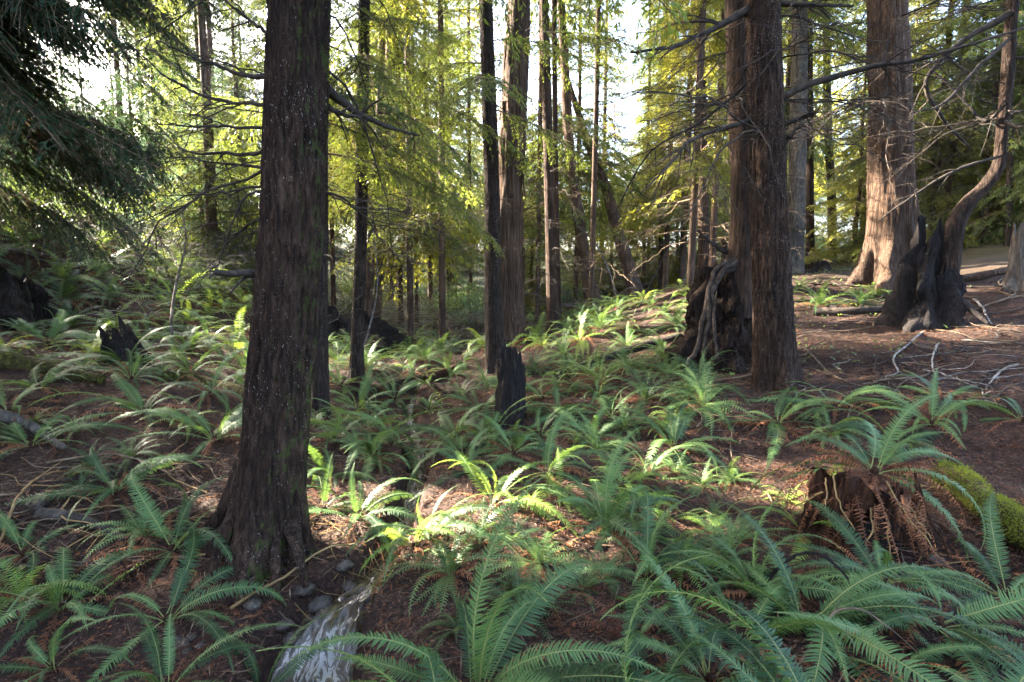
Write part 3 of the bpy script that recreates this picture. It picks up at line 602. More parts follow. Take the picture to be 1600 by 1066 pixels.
for k, (pts, a, b, w0, w1) in enumerate([([(392,720),(375,790),(350,835),(325,868)], 3.35, 2.95, 44, 10), ([(415,740),(405,810),(392,850),(372,885)], 3.3, 2.85, 46, 10), ([(378,730),(352,790),(318,835),(280,862)], 3.4, 3.4, 34, 8),
    ([(450,760),(455,820),(460,845),(476,875)], 3.28, 2.95, 40, 10), ([(440,750),(438,830),(430,860),(430,888)], 3.3, 2.9, 40, 10)]):
    n = len(pts); c = catmull(np.array([P(x, y, a + (b - a) * q / (n - 1)) for q, (x, y) in enumerate(pts)]), 40); c[-16:, 2] -= np.linspace(0, 1, 16) ** 1.5 * .16
    V, Q = tube(c, np.linspace(w0, w1, 40) / 2 / FPX * 3.1, 28, .22, k); link('root', mk_mesh('root', V - o1, Q, [M_BARK_MOSS]), T1)
# ------------------------------------------------------------------ hanging boughs of the tree out of frame at upper left
T0o = np.array([-6.3, 5.3, 0.0]); T0o[2] = gz(T0o[0], T0o[1])
T0 = empty('hemlock_tree', T0o, 'dark hemlock at the upper left whose drooping boughs fill the corner', 'tree')
pth = np.array([[0, 0, -.3], [0, 0, 2], [.1, 0, 6], [.1, .1, 12], [.1, .1, 18]], float); rd = np.array([.22, .2, .16, .1, .02])
link('trunk', trunk_mesh(pth, rd, seg=48, seed=4, mat=M_BARK), T0)
mb = crown(91, 1.95, 5.4, 2.6, 3.1, 150, B_NEAR, pitch=(-.02, .30), az=(-1.4, 1.1))
_V, _Q, _M = mb.arr(); _c = _V[_Q].mean(1) + T0o; _keep = np.ones(len(_Q), bool)
for _i, (_q, _r) in enumerate(SPOTS):
    _v = _c - _q; _s = _v @ SUN_DIR; _keep &= ~((_s > .8) & (np.linalg.norm(_v - _s[:, None] * SUN_DIR, axis=1) < (_r * 1.15 if _i < 6 else _r * .5)))
mb.Q = [_Q[_keep]]; mb.V = [_V]; mb.M = [_M[_keep]]
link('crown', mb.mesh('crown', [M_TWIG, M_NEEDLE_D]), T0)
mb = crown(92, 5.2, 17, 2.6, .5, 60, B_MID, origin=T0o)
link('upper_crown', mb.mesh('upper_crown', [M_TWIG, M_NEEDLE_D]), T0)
# ------------------------------------------------------------------ forest trees (shared meshes)
BARE_A = [bare(2.0, 560 + k, droop=.1 + .1 * (k % 4), rise=.08 * (k % 3), nsub=8, rad=.010) for k in range(6)]
def add_twigs(mb, seed, z0, z1, l, n): 
    t = crown(seed + 7, z0, z1, l, l * .8, n, BARE_A, pitch=(-.2, .1)); mb.add(*t.arr())
def far_variant(seed, H, z0, l0, n, leaf, mat, lib, r0=.14, pitch=(-.22, .3), power=1.0):
    path = np.array([[0, 0, -.5], [0, 0, 1], [.05, .03, H * .4], [0, .05, H * .75], [0, 0, H]], float); rd = np.array([r0, r0 * .95, r0 * .75, r0 * .4, .02])
    tm = trunk_mesh(path, rd, seg=20, step=.2, flare=.35, ridge=.02, seed=seed, mat=mat, zfine=H)
    cmb = crown(seed + 1, z0, H, l0 * 1.15, .35, int(n * 1.35), lib, pitch=pitch, power=1.25)
    add_twigs(cmb, seed, .6, z0 + 2.5, l0 * .8, 16 + int(z0 * 3))
    cm = cmb.mesh('crown', [M_TWIG, leaf])
    return tm, cm, H
VAR = {
 'dense': [far_variant(600, 11, .6, 2.1, 110, M_NEEDLE, M_BARK_FAR, B_FAR), far_variant(602, 9, .4, 1.9, 100, M_NEEDLE_D, M_BARK_FAR, B_FAR)],
 'tall': [far_variant(610, 22, 4.5, 2.6, 120, M_NEEDLE, M_BARK_FAR, B_FAR, .15), far_variant(612, 20, 3.0, 2.4, 120, M_NEEDLE_D, M_BARK_FAR, B_FAR, .13)],
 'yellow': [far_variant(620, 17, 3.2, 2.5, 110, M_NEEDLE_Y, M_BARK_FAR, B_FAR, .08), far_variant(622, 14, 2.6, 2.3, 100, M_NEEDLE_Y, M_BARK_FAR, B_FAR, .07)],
 'sparse': [far_variant(630, 18, 3.0, 2.2, 80, M_NEEDLE, M_BARK_FAR, B_SPARSE, .075, (-.3, .2)), far_variant(632, 16, 2.6, 2.0, 80, M_NEEDLE_Y, M_BARK_FAR, B_SPARSE, .065, (-.3, .2))],
 'blue': [far_variant(640, 8, .3, 1.7, 100, M_NEEDLE_B, M_BARK_FAR, B_FAR, .1)]}
VAR['pole'] = [far_variant(650, 20, 9, 1.8, 60, M_NEEDLE, M_BARK_FAR, B_FAR, .10), far_variant(652, 18, 8, 1.6, 60, M_NEEDLE, M_BARK_RED, B_FAR, .085)]
VAR['young'] = [far_variant(660, 6.5, .3, 1.5, 85, M_NEEDLE_Y, M_BARK_FAR, B_FAR, .06), far_variant(662, 5.5, .25, 1.4, 80, M_NEEDLE, M_BARK_FAR, B_FAR, .05)]
CKW = {'dense': (.6, 11, 2.1, 110), 'tall': (4.0, 21, 2.5, 120), 'yellow': (3.0, 15, 2.4, 105), 'sparse': (2.9, 17, 2.1, 80), 'blue': (.3, 8, 1.7, 100)}
CLEAF = {'dense': M_NEEDLE, 'tall': M_NEEDLE, 'yellow': M_NEEDLE_Y, 'sparse': M_NEEDLE, 'blue': M_NEEDLE_B}
def forest_tree(kind, x, y, label, group, k, s=1.0, name='conifer_tree', own=False):
    tm, cm, H = VAR[kind][k % len(VAR[kind])]
    if own:
        o = np.array([x, y, gz(x, y)]); z0, z1, l0, n = CKW[kind]; root = empty(name, o, label, 'tree', group)
        link('trunk', tm, root); tmb = crown(4000 + k, z0 * s, z1 * s, l0 * s * 1.15, .35, int(n * 1.35), B_FAR if kind != 'sparse' else B_SPARSE, pitch=(-.22, .3), origin=o, power=1.25)
        add_twigs(tmb, 4100 + k, .6, z0 * s + 2.5, l0 * .8, 20)
        link('crown', tmb.mesh('crown', [M_TWIG, CLEAF[kind]]), root); return root
    root = empty(name, (x, y, gz(x, y)), label, 'tree', group, rz=(k * 2.4) % 6.28)
    root.scale = (s, s, s * (0.9 + .2 * ((k * 7) % 5) / 4))
    link('trunk', tm, root); link('crown', cm, root)
    return root
MID = [('blue', 150, 19, .9), ('blue', 225, 22, 1.0), ('dense', 335, 14, .9), ('dense', 385, 18, 1.0), ('blue', 290, 26, .8), ('tall', 205, 24, 1.0), ('tall', 330, 21, .9),
       ('yellow', 520, 15, 1.0), ('sparse', 640, 13, 1.0), ('yellow', 650, 19, 1.0), ('sparse', 700, 24, 1.0), ('tall', 455, 22, 1.0), ('tall', 610, 24, .8),
       ('sparse', 840, 14.5, .9), ('yellow', 900, 19, 1.0), ('sparse', 1005, 20, .9), ('yellow', 1040, 16, .7), ('yellow', 1080, 10.5, .55), ('sparse', 1130, 17, 1.0),
       ('tall', 1190, 20, 1.0), ('yellow', 1330, 24, 1.0), ('sparse', 1350, 17, .9), ('yellow', 1450, 15, .9), ('dense', 1500, 18, .8), ('sparse', 1530, 14, 1.0), ('yellow', 1610, 17, 1.0), ('dense', 1640, 13, .9), ('sparse', 925, 12.5, 1.1), ('yellow', 690, 12.5, 1.0), ('yellow', 1112, 11.5, .6)]
MID += [('blue', 250, 17, .55), ('blue', 320, 15, .6), ('blue', 365, 18, .7), ('blue', 40, 14, .5)]
MID += [('pole', x_, d_, 1.0) for x_, d_ in ((238, 26), (262, 24), (281, 28), (305, 25), (352, 20), (625, 18), (672, 21), (735, 23), (815, 18), (1032, 19), (1066, 16), (1148, 18), (1216, 19), (1342, 19), (1478, 17), (1548, 16))]
MID += [('young', x_, d_, 1.0) for x_, d_ in ((590, 28), (690, 30), (830, 20), (905, 23), (955, 22), (1012, 21), (1058, 20), (1128, 18), (1182, 20), (1232, 22), (1332, 17), (1422, 16), (1470, 15), (1532, 16), (1588, 14))]
KLAB = {'young': 'small bushy conifer', 'pole': 'thin bare pole-like trunk with dead twigs', 'blue': 'bushy blue-green young conifer', 'dense': 'dense dark green conifer', 'tall': 'tall conifer with bare lower trunk', 'yellow': 'sunlit yellow-green conifer', 'sparse': 'thin open conifer with drooping sprays'}
def where(px):
    if px < 420: return 'left of the thick left trunk'
    if px < 780: return 'between the thick left trunk and the shaggy cedar'
    if px < 1150: return 'between the shaggy cedar and the right hemlocks'
    if px < 1400: return 'between the right hemlocks and the big cedar'
    return 'right of the big cedar'
for k, (kind, px, d, s) in enumerate(MID):
    q = P(px, 430, d)
    lab = KLAB[kind] + ' ' + where(px); forest_tree(kind, q[0], q[1], lab, lab, k, s, own=(k in (2, 5, 6, 7, 8, 9, 10, 11, 13, 14, 15, 16, 17, 18, 19, 21, 22) or 27 <= k < 30))
fr = np.random.default_rng(77)
cnt = 0
for k in range(400):
    if cnt >= 98: break
    d = fr.uniform(26, 62); px = fr.uniform(-60, 1660)
    q = P(px, 430, d)
    if 1255 < px < 1330 and d < 50 or 940 < px < 970 or (170 < px < 240 and d < 55): continue
    kind = fr.choice(['tall', 'tall', 'yellow', 'sparse', 'dense'] if px > 450 else ['tall', 'tall', 'dense', 'blue'])
    lab = 'far conifer in the background forest ' + where(px); forest_tree(kind, q[0], q[1], lab, 'far trees ' + where(px), k, fr.uniform(.8, 1.1)); cnt += 1
# trees standing left of the frame (they cast the shade)
for k, (x, y) in enumerate([(-11, 3), (-14, 8), (-17, 12), (-13, 0.5), (-20, 4), (-22, 10), (-24, 16), (-16, -3), (-27, 7), (-19, 17), (-9.5, -2), (-30, 13), (-26, 0), (-9.8, 5.6), (-11.5, 7.8), (-8.5, 2.4), (-15, 5), (-13, 10.4), (-18, 8)]):
    H = 20 + (k % 3) * 3; o = np.array([x, y, gz(x, y)])
    root = empty('conifer_tree', o, 'tall conifer standing out of frame to the left', 'tree', 'shade trees left of the frame')
    tm, cm, _ = VAR['tall'][k % 2]; link('trunk', tm, root)
    mb = crown(700 + k, 2.5, H, 3.6, .8, 190, B_FAR, origin=o)
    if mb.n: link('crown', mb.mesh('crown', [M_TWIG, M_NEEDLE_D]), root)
for k, (x, y) in enumerate([(9, -2), (13, 4), (6, -7), (-5, -7), (0, -9)]):
    forest_tree('tall', x, y, 'tall conifer standing behind the viewpoint', 'trees behind the viewpoint', k, 1.0)
# ------------------------------------------------------------------ ferns
def frond(L, th0, th1, seed, W=.075, pairs=46, hi=True, sway=.20, vee=.12, curl=.0, ragged=0.0, thin=1.0):
    r = np.random.default_rng(seed); mb = MB(); n = 24; s = np.linspace(0, 1, n)
    th = R(th0) + (R(th1) - R(th0)) * s ** 1.15; ds = L / (n - 1)
    x = np.concatenate([[0], np.cumsum(np.cos((th[1:] + th[:-1]) / 2) * ds)]); z = np.concatenate([[0], np.cumsum(np.sin((th[1:] + th[:-1]) / 2) * ds)])
    y = sway * L * r.uniform(-1, 1) * s**2 + .012 * L * np.sin(s * 5 + r.uniform(0, 6))
    p = np.stack([x, y, z], 1); t = unit(np.gradient(p, axis=0))
    mb.add(*tube(p, .0035 * (1 - .8 * s) + .0007, 5 if hi else 3, cap=False), 1)
    b = unit(np.cross(np.array([0, 0, 1.0]), t)); nn = np.cross(t, b)
    tw = np.cumsum(r.normal(0, .035, n)) + r.normal(0, .12)
    b, nn = b * np.cos(tw)[:, None] + nn * np.sin(tw)[:, None], nn * np.cos(tw)[:, None] - b * np.sin(tw)[:, None]
    q = np.linspace(.10, .995, pairs); q = np.concatenate([q, q + .4 / pairs]); sg = np.repeat([1.0, -1.0], pairs); q = np.minimum(q, 1)
    ip = lambda A: np.stack([np.interp(q, s, A[:, k]) for k in range(3)], 1)
    o, T, B, N_ = ip(p), unit(ip(t)), unit(ip(b)), unit(ip(nn))
    ln = W * np.minimum(1, .5 + 1.9 * q) * np.where(q > .38, 1 - ((q - .38) / .62) ** 1.9 * .94, 1) * r.uniform(.88, 1.08, len(q))
    if ragged: ln *= np.where(r.uniform(size=len(q)) < ragged, r.uniform(.1, .6, len(q)), 1)
    fw = R(10) + R(38) * q**2.2 + r.normal(0, .07 + .2 * ragged, len(q))
    D = B * sg[:, None] * np.cos(fw)[:, None] + T * np.sin(fw)[:, None] + N_ * (vee + r.normal(0, .08 + .35 * ragged, len(q)))[:, None]; D = unit(D)
    Wd = unit(np.cross(N_, D)) * sg[:, None]           # across the leaflet
    hw = L / pairs * .40 * thin * (.55 + .45 * ln / W)
    if hi:
        us = np.array([0, .08, .35, .7, 1.0]); ws = np.array([.55, 1.0, .86, .55, .06])
    else:
        us = np.array([0, .3, 1.0]); ws = np.array([.6, .95, .08])
    m = len(us); cu = curl + r.normal(0, .06, len(q))
    c = o[:, None] + D[:, None] * (ln[:, None] * us)[..., None] - N_[:, None] * ((.22 + cu[:, None]) * ln[:, None] * us**2)[..., None]
    if hi: c = c + T[:, None] * (.10 * ln[:, None] * us**2)[..., None]
    e = Wd[:, None] * (hw[:, None] * ws)[..., None]
    up = N_[:, None] * (hw[:, None] * ws * .35)[..., None]
    if hi:
        V = np.stack([c + e + up, c, c - e + up], 2).reshape(-1, 3); per = m * 3
        q0 = []
        for k in range(m - 1):
            for j in range(2): q0.append([k * 3 + j, k * 3 + j + 1, k * 3 + j + 4, k * 3 + j + 3])
    else:
        V = np.stack([c + e, c - e], 2).reshape(-1, 3); per = m * 2
        q0 = [[k * 2, k * 2 + 1, k * 2 + 3, k * 2 + 2] for k in range(m - 1)]
    Q = (np.arange(len(q))[:, None, None] * per + np.array(q0)[None]).reshape(-1, 4)
    mb.add(V, Q, 0)
    return mb.arr()
FSH = [(74, -35), (66, -50), (58, -40), (50, -55), (42, -40), (32, -45), (64, -75), (78, -5), (25, -30), (52, -25)]
FR_HI = [frond(.85 + .05 * (k % 3), a, b, 1000 + k, W=.060 + .008 * (k % 3), pairs=58 + 2 * (k % 4), ragged=.04) for k, (a, b) in enumerate(FSH)]
FR_LO = [frond(.85 + .05 * (k % 3), a, b, 1050 + k, W=.080, pairs=25, hi=False, thin=.64) for k, (a, b) in enumerate(FSH)]
DSH = [(20, -75), (5, -60), (35, -85), (-5, -40), (28, -70), (0, -25)]
FR_DEAD = [frond(.75, a, b, 1100 + k, W=.05, pairs=30, hi=False, curl=.5, ragged=.45, sway=.2, thin=.7) for k, (a, b) in enumerate(DSH)]
mesh3 = lambda name, a, mats: mk_mesh(name, a[0], a[1], mats, a[2])
ME_G = [mesh3('frond', a, [M_FERN, M_RACHIS]) for a in FR_HI]
ME_Y = [mesh3('frond', a, [M_FERN_Y, M_RACHIS]) for a in FR_HI]
ME_D = [mesh3('dead_frond', a, [M_FERN_DEAD, M_RACHIS_D]) for a in FR_DEAD]
def fern_merge(seed, lib, n, spread=1.0):
    r = np.random.default_rng(seed); mb = MB()
    for k in range(n):
        V, Q, M = lib[r.integers(len(lib))]; a = k * 2.39996 + r.normal(0, .3); s = r.uniform(.7, 1.1); tl = r.normal(-.15, .18)
        ca, sa, cb, sb = math.cos(a), math.sin(a), math.cos(tl), math.sin(tl)
        rot = np.array([[ca, -sa, 0], [sa, ca, 0], [0, 0, 1]]) @ np.array([[cb, 0, -sb], [0, 1, 0], [sb, 0, cb]])
        mb.add((V * s) @ rot.T, Q, M)
    return mb.arr()
FM_G = [mesh3('foliage', fern_merge(1200 + k, FR_LO, 17 + 4 * (k % 4)), [M_FERN, M_RACHIS]) for k in range(6)]
FM_Y = [mesh3('foliage', fern_merge(1230 + k, FR_LO, 13 + 2 * (k % 4)), [M_FERN_Y, M_RACHIS]) for k in range(4)]
FM_D = [mesh3('dead_foliage', fern_merge(1260 + k, FR_DEAD, 14 + 4 * (k % 3)), [M_FERN_DEAD, M_RACHIS_D]) for k in range(4)]
def crownstock(seed):
    r = np.random.default_rng(seed); mb = MB()
    u = np.linspace(0, 1, 6); V, Q = tube(np.stack([0 * u, 0 * u, -.06 + .11 * u], 1), .055 * np.sqrt(1 - u * .9), 10, .4, seed); mb.add(V, Q, 0); return mb.arr()
ME_STOCK = mesh3('rootstock', crownstock(1), [M_ROT])
def slope_rot(x, y, k=.6):
    e = .25; gx = (gz(x + e, y) - gz(x - e, y)) / (2 * e); gy = (gz(x, y + e) - gz(x, y - e)) / (2 * e)
    return math.atan(gy * k), -math.atan(gx * k)
FERN_XY = []
def fern(loc, scale, label, group=None, seed=0, near=True, n=16, ndead=7, yellow=False, lift=.0, az=None, upright=0.0):
    r = np.random.default_rng(seed + 3000); x, y, z = loc; FERN_XY.append((x, y))
    root = empty('sword_fern', (x, y, z + lift), label, 'fern', group)
    rx, ry = slope_rot(x, y); root.rotation_euler = (rx + r.normal(0, .1), ry + r.normal(0, .1), 0); root.scale = (scale,) * 3
    if near:
        link('rootstock', ME_STOCK, root)
        lib = ME_Y if yellow else ME_G
        gap = r.uniform(0, 6.28)
        for k in range(n):
            a = k * 2.39996 + r.normal(0, .35) if az is None else r.uniform(*az)
            if az is None and abs((a - gap + math.pi) % 6.283 - math.pi) < .35: continue
            f = link('frond', lib[r.integers(len(lib))], root, (.03 * math.cos(a), .03 * math.sin(a), .02))
            f.rotation_euler = (r.normal(0, .3), -upright + r.normal(0, .22), a); f.scale = (r.uniform(.55, 1.12),) * 3
        for k in range(ndead):
            a = r.uniform(0, 6.283); f = link('dead_frond', ME_D[r.integers(len(ME_D))], root, (.03 * math.cos(a), .03 * math.sin(a), .015))
            f.rotation_euler = (r.normal(0, .4), r.normal(-.05, .15), a); f.scale = (r.uniform(.6, 1.0),) * 3
    else:
        link('foliage', (FM_Y if yellow else FM_G)[r.integers(4)], root, rz=r.uniform(0, 6.28))
        link('dead_foliage', FM_D[r.integers(4)], root, rz=r.uniform(0, 6.28))
    return root
HERO = [ # px, py, scale, fronds, dead, yellow, label
 (745,1105,1.05,22,4,0,'fresh green fern at the bottom centre edge, tips spreading right of the stream'),
 (405,1105,.8,5,3,0,'fern at the bottom edge with one upright frond against the white water'),
 (262,1085,.8,9,3,0,'fern at the bottom edge left of the stream, beside small stones'),
 (268,870,.85,13,14,0,'arching fern with many brown dead fronds, just left of the thick trunk foot'),
 (95,960,.72,13,8,0,'low blue-green fern in the lower left corner area'),
 (648,862,.62,13,8,1,'small sunlit fern on the edge of the bare mound, right of the stream'),
 (772,790,.72,15,10,1,'sunlit fern on top of the bare reddish mound'),
 (945,835,.92,20,9,0,'tall upright fern right of the bare reddish mound'),
 (1010,905,.88,16,10,0,'wide fern sweeping left over dark soil, in front of the tall upright fern'),
 (1110,1075,.78,16,5,0,'broad leaved fern at the bottom edge right of centre'),
 (1260,985,.95,22,6,0,'dense fern mass in front of the hollow rotten stump'),
 (1465,985,.85,16,6,0,'fern at lower right with fronds trailing right, near the mossy log'),
 (1570,940,.75,12,6,0,'fern against the right edge below the mossy log'),
 (1255,835,.75,10,4,1,'slender pale fern left of the hollow rotten stump'),
 (1215,665,.85,15,16,0,'fern with rusty skirt at the foot of the large front hemlock'),
 (1455,665,.85,15,8,0,'blue-green fern on the dark slope above the hollow rotten stump'),
 (1600,660,.75,12,9,0,'fern at the right edge on the dark slope'),
 (1052,705,.90,20,6,0,'full round fern left of the hollow rotten stump, on red soil'),
 (925,690,.75,13,12,0,'fern with brown fronds between the charred stump and the full round fern'),
 (765,690,.98,20,8,0,'big fern in front of the charred stump'),
 (575,720,.98,20,6,0,'big fern right of the thick trunk on the stream bank'),
 (560,640,.85,16,5,0,'fern at the foot of the straight slim hemlock'),
 (180,770,.82,14,10,0,'fern with drooping blue-green tips left of the thick trunk'),
 (50,700,.80,13,7,0,'fern beside the grey root at the left edge'),
 (335,690,.90,14,8,0,'long fronded fern close to the left side of the thick trunk'),
 (225,650,.95,15,10,0,'wide silvery fern on the left slope'),
 (60,610,.85,13,6,0,'fern on the left slope over a mossy log'),
 (690,1230,1.0,16,3,0,'fern cut by the bottom edge left of the bottom centre fern'),
 (1010,1240,1.05,18,3,0,'big leaved fern cut by the bottom edge, nearest the viewer'),
 (1290,1220,1.05,18,3,0,'fern cut by the bottom edge below the rotten stump'),
 (1540,1190,1.0,16,3,0,'fern cut by the bottom right corner'),
 (1180,930,.8,15,8,0,'fern bending over the bare soil in front of the rotten stump'),
 (1380,915,.7,13,8,0,'low fern right in front of the dark hollow of the rotten stump'),
 (505,800,.65,11,5,0,'small fern between the thick trunk and the stream'),
 (870,650,.75,14,6,0,'fern just right of the charred stump')]
UPR = {0: .05, 1: .1, 9: -.2, 10: -.38, 11: -.35, 12: -.35, 11: -.3, 7: .12, 8: -.1}
for k, (px, py, s, n, nd, yl, lab) in enumerate(HERO):
    fern(G(px, py), s, lab, None, k, True, n, nd, bool(yl), upright=UPR.get(k, -.18))
r_ = np.random.default_rng(404)
for k, t in enumerate(np.linspace(62, 140, 13)):
    if 74 < t < 114: continue
    i = int(t); tg = unit(SPATH[i + 1, :2] - SPATH[i - 1, :2]); sd = 1 if k % 2 else -1
    xy = SPATH[i, :2] + np.array([-tg[1], tg[0]]) * sd * (SPATH[i, 3] + r_.uniform(.16, .3))
    fern((xy[0], xy[1], gz(xy[0], xy[1])), r_.uniform(.55, .85), 'fern overhanging the bank of the narrow stream', 'ferns overhanging the stream', 700 + k, True, 14, 6, upright=-.1)
TRUNK_XY = [o1, o5, o10, o11, o12, o13] + [G(q[2][0][0], q[2][0][1]) for q in TREES]
def stream_d(x, y): return np.min(np.hypot(SPATH[:, 0] - x, SPATH[:, 1] - y) - SPATH[:, 3])
def scatter(poly, n, gap, smin, smax, label, seed, yellow=0.0, near=False, nf=13, nd=6, upr=-.2):
    r = np.random.default_rng(seed); P_ = np.array(poly, float); x0, y0 = P_.min(0); x1, y1 = P_.max(0); c = 0
    for _ in range(n * 14):
        if c >= n: break
        px, py = r.uniform(x0, x1), r.uniform(y0, y1); ins = False; j = len(P_) - 1
        for i in range(len(P_)):
            if (P_[i, 1] > py) != (P_[j, 1] > py) and px < (P_[j, 0] - P_[i, 0]) * (py - P_[i, 1]) / (P_[j, 1] - P_[i, 1]) + P_[i, 0]: ins = not ins
            j = i
        if not ins: continue
        q = G(px, py)
        if any((q[0] - a)**2 + (q[1] - b)**2 < gap**2 for a, b in FERN_XY): continue
        if stream_d(q[0], q[1]) < (.42 if 610 < px < 690 and 640 < py < 860 else .15) or any((q[0] - t[0])**2 + (q[1] - t[1])**2 < .12 for t in TRUNK_XY): continue
        fern(q, r.uniform(smin * .72, smax * .95), label, label, seed * 100 + c, near, int(nf * r.uniform(.7, 1.6)), int(nd * r.uniform(.8, 2.2)), r.uniform() < yellow, upright=upr); c += 1
scatter([(0,540),(390,520),(395,640),(330,760),(0,740)], 21, .62, .8, 1.15, 'blue-green sword fern on the left slope beside the thick trunk', 1, .05, True, 12, 7)
scatter([(0,430),(390,470),(390,560),(0,560)], 36, .52, .75, 1.05, 'smaller sword fern higher up the left slope', 2, .25)
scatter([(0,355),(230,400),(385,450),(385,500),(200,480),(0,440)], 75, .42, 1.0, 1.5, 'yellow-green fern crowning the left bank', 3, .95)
scatter([(500,590),(640,600),(640,720),(500,760)], 15, .5, .8, 1.1, 'sword fern on the low ground left of the stream', 4, 0, True, 13, 5)
scatter([(500,520),(760,540),(740,640),(660,600),(505,600)], 36, .5, .65, 1.0, 'mid distance fern behind the stream', 5, .15)
scatter([(690,640),(900,600),(1010,640),(1080,760),(860,760),(720,740)], 15, .5, .7, 1.0, 'sword fern around the charred stump', 6, .05, True, 13, 7)
scatter([(820,560),(1080,520),(1100,640),(960,670),(830,640)], 42, .48, .65, 1.0, 'sword fern on the slope left of the front hemlock', 7, .08)
scatter([(820,500),(1000,470),(1090,440),(1090,530),(830,560)], 55, .48, .6, .95, 'far fern high on the middle bank', 8, .5)
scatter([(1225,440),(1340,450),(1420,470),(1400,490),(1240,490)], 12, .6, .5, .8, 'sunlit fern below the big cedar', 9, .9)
scatter([(1250,640),(1600,620),(1600,700),(1450,700),(1280,700)], 16, .42, .7, 1.0, 'sword fern on the dark right slope', 10, .05, True, 12, 7)
scatter([(1020,950),(1600,960),(1600,1066),(900,1066)], 14, .34, .65, .9, 'sword fern in the lower right thicket', 11, .05, True, 13, 5, -.3)
scatter([(0,800),(200,800),(330,960),(200,1060),(0,1066)], 3, .4, .65, .9, 'sword fern in the lower left corner', 12, .0, True, 11, 7)
for a_, n_, lb_, sd_ in (([(560,820),(1250,700),(1300,850),(700,1000)], 26, 'young small fern sprouting on the bare soil', 21), ([(0,700),(340,700),(330,960),(0,1040)], 5, 'young small fern among twigs left of the thick trunk', 22),
    ([(480,560),(1080,560),(1080,700),(500,760)], 30, 'young small fern between the bigger ferns of the gully', 23), ([(0,500),(390,520),(380,700),(0,700)], 10, 'young small fern between the bigger ferns of the left slope', 24)):
    scatter(a_, n_, .2, .3, .55, lb_, sd_, .15)
# ------------------------------------------------------------------ stumps
def stump(name, label, c, rad, h, mat, seed, jag=.5, taper=.75, flare=.5, hollow=.6, cavity=None, lean=(0, 0), mats=None, seg=72, rough=.12, sl=1.0):
    r = np.random.default_rng(seed); a = np.arange(seg) * 2 * math.pi / seg
    ja = 1 - jag * np.clip(.5 + .75 * fbm(np.stack([np.cos(a) * 1.6, np.sin(a) * 1.6, 0 * a + seed], -1), seed, 4), 0, 1)
    rows = []; nr = 40; f = np.linspace(0, 1, nr)[:, None]
    lob = .5 + .5 * np.cos(5 * a + r.uniform(0, 6))
    zz = -.2 + (h * ja[None] + .2) * f; hh = np.clip(zz / h, 0, 1)
    rr = rad * (1 - (1 - taper) * hh) * (1 + flare * np.exp(-np.clip(zz, 0, None) / (.22 * h)) * lob[None])
    q = np.stack([np.cos(a)[None] * 3 + 0 * zz, np.sin(a)[None] * 3 + 0 * zz, zz * 3.5], -1)
    rr = rr * (1 + rough * fbm(q, seed + 3, 4) + .05 * (1 - 2 * np.abs(fbm(q * np.array([4, 4, .5]), seed + 5, 2))))
    M = np.zeros((nr + 9, seg), int)
    if cavity:
        ca, cz, cw, ch, dep = cavity
        da = (a - ca + math.pi) % (2 * math.pi) - math.pi
        k = np.clip(1.25 - np.sqrt((da[None] / cw) ** 2 + ((zz - cz) / ch) ** 2), 0, 1); k = np.clip(k * 2.5, 0, 1)
        rr = rr * (1 - dep * k); M[:nr][k > .5] = 1  # dent faces take the dark material: the hollow's shade put into colour
    top = zz[-1:]; f2 = np.linspace(.12, 1, 9)[:, None]
    z2 = top * (1 - hollow * f2); r2 = rr[-1:] * (1 - .25 * np.minimum(1, f2 * 3) - .6 * f2**3)
    Z = np.vstack([zz, z2]); RR = np.vstack([rr, r2])
    X = np.cos(a) * RR + lean[0] * np.clip(Z, 0, None); Y = np.sin(a) * RR + lean[1] * np.clip(Z, 0, None)
    Q = grid_quads(nr + 9, seg, True); mi = M[:-1].reshape(-1)
    me = mk_mesh(name, np.stack([X, Y, Z], -1).reshape(-1, 3), Q, mats or [mat, M_CHAR_DARK], mi)
    root = empty(name, (c[0], c[1], gz(c[0], c[1])), label, 'stump')
    body = link('body', me, root); return root
def fibres(root, n, rad, z0, z1, seed, mat, name='root', lmin=.2, lmax=.5, th=.006, az=(3.3, 6.1)):
    r = np.random.default_rng(seed)
    for k in range(n):
        a = r.uniform(*az); z = r.uniform(z0, z1); l = r.uniform(lmin, lmax); u = np.linspace(0, 1, 12)
        rr = rad * (1.0 + .12 * r.uniform(-.3, 1)) + .14 * u * r.uniform(.2, 1.3); aa = a + r.normal(0, .25) * u
        c = np.stack([np.cos(aa) * rr, np.sin(aa) * rr, z - l * u], 1) + np.cumsum(r.normal(0, .006, (12, 3)), 0)
        link(name, mk_mesh(name, *(lambda t: (t[0], t[1], [mat]))(tube(c, th * (1 - .6 * u) + .0015, 5, cap=False))), root)
q = G(1335, 845)
ST1 = stump('rotten_stump', 'reddish rotten stump with a dark hollow, a fern growing on top', q, .27, .48, M_ROT, 11, jag=.5, taper=1.0, flare=.12, cavity=(-math.pi / 2 + .35, .13, .75, .26, .8), rough=.38)
fibres(ST1, 12, .26, .3, .48, 3, M_ROT, 'root', .2, .5, .007); fibres(ST1, 10, .27, .3, .5, 4, M_STICK_YEL, 'root', .15, .5, .004)
fern((q[0] + .12, q[1] + .05, q[2] + .40), .85, 'green fern growing on top of the reddish rotten stump', None, 81, True, 18, 44, az=(-.9, 2.9), upright=-.4)
for k in range(26):
    a = r_.uniform(2.6, 6.8); f = link('dead_frond', ME_D[k % len(ME_D)], ST1, (.25 * math.cos(a), .25 * math.sin(a), r_.uniform(.3, .46))); f.rotation_euler = (r_.normal(0, .6), r_.uniform(.5, 1.2), a + r_.normal(0, .3)); f.scale = (r_.uniform(.4, .75),) * 3
q = G(1136, 572); q = q + np.array([0, .28, 0])
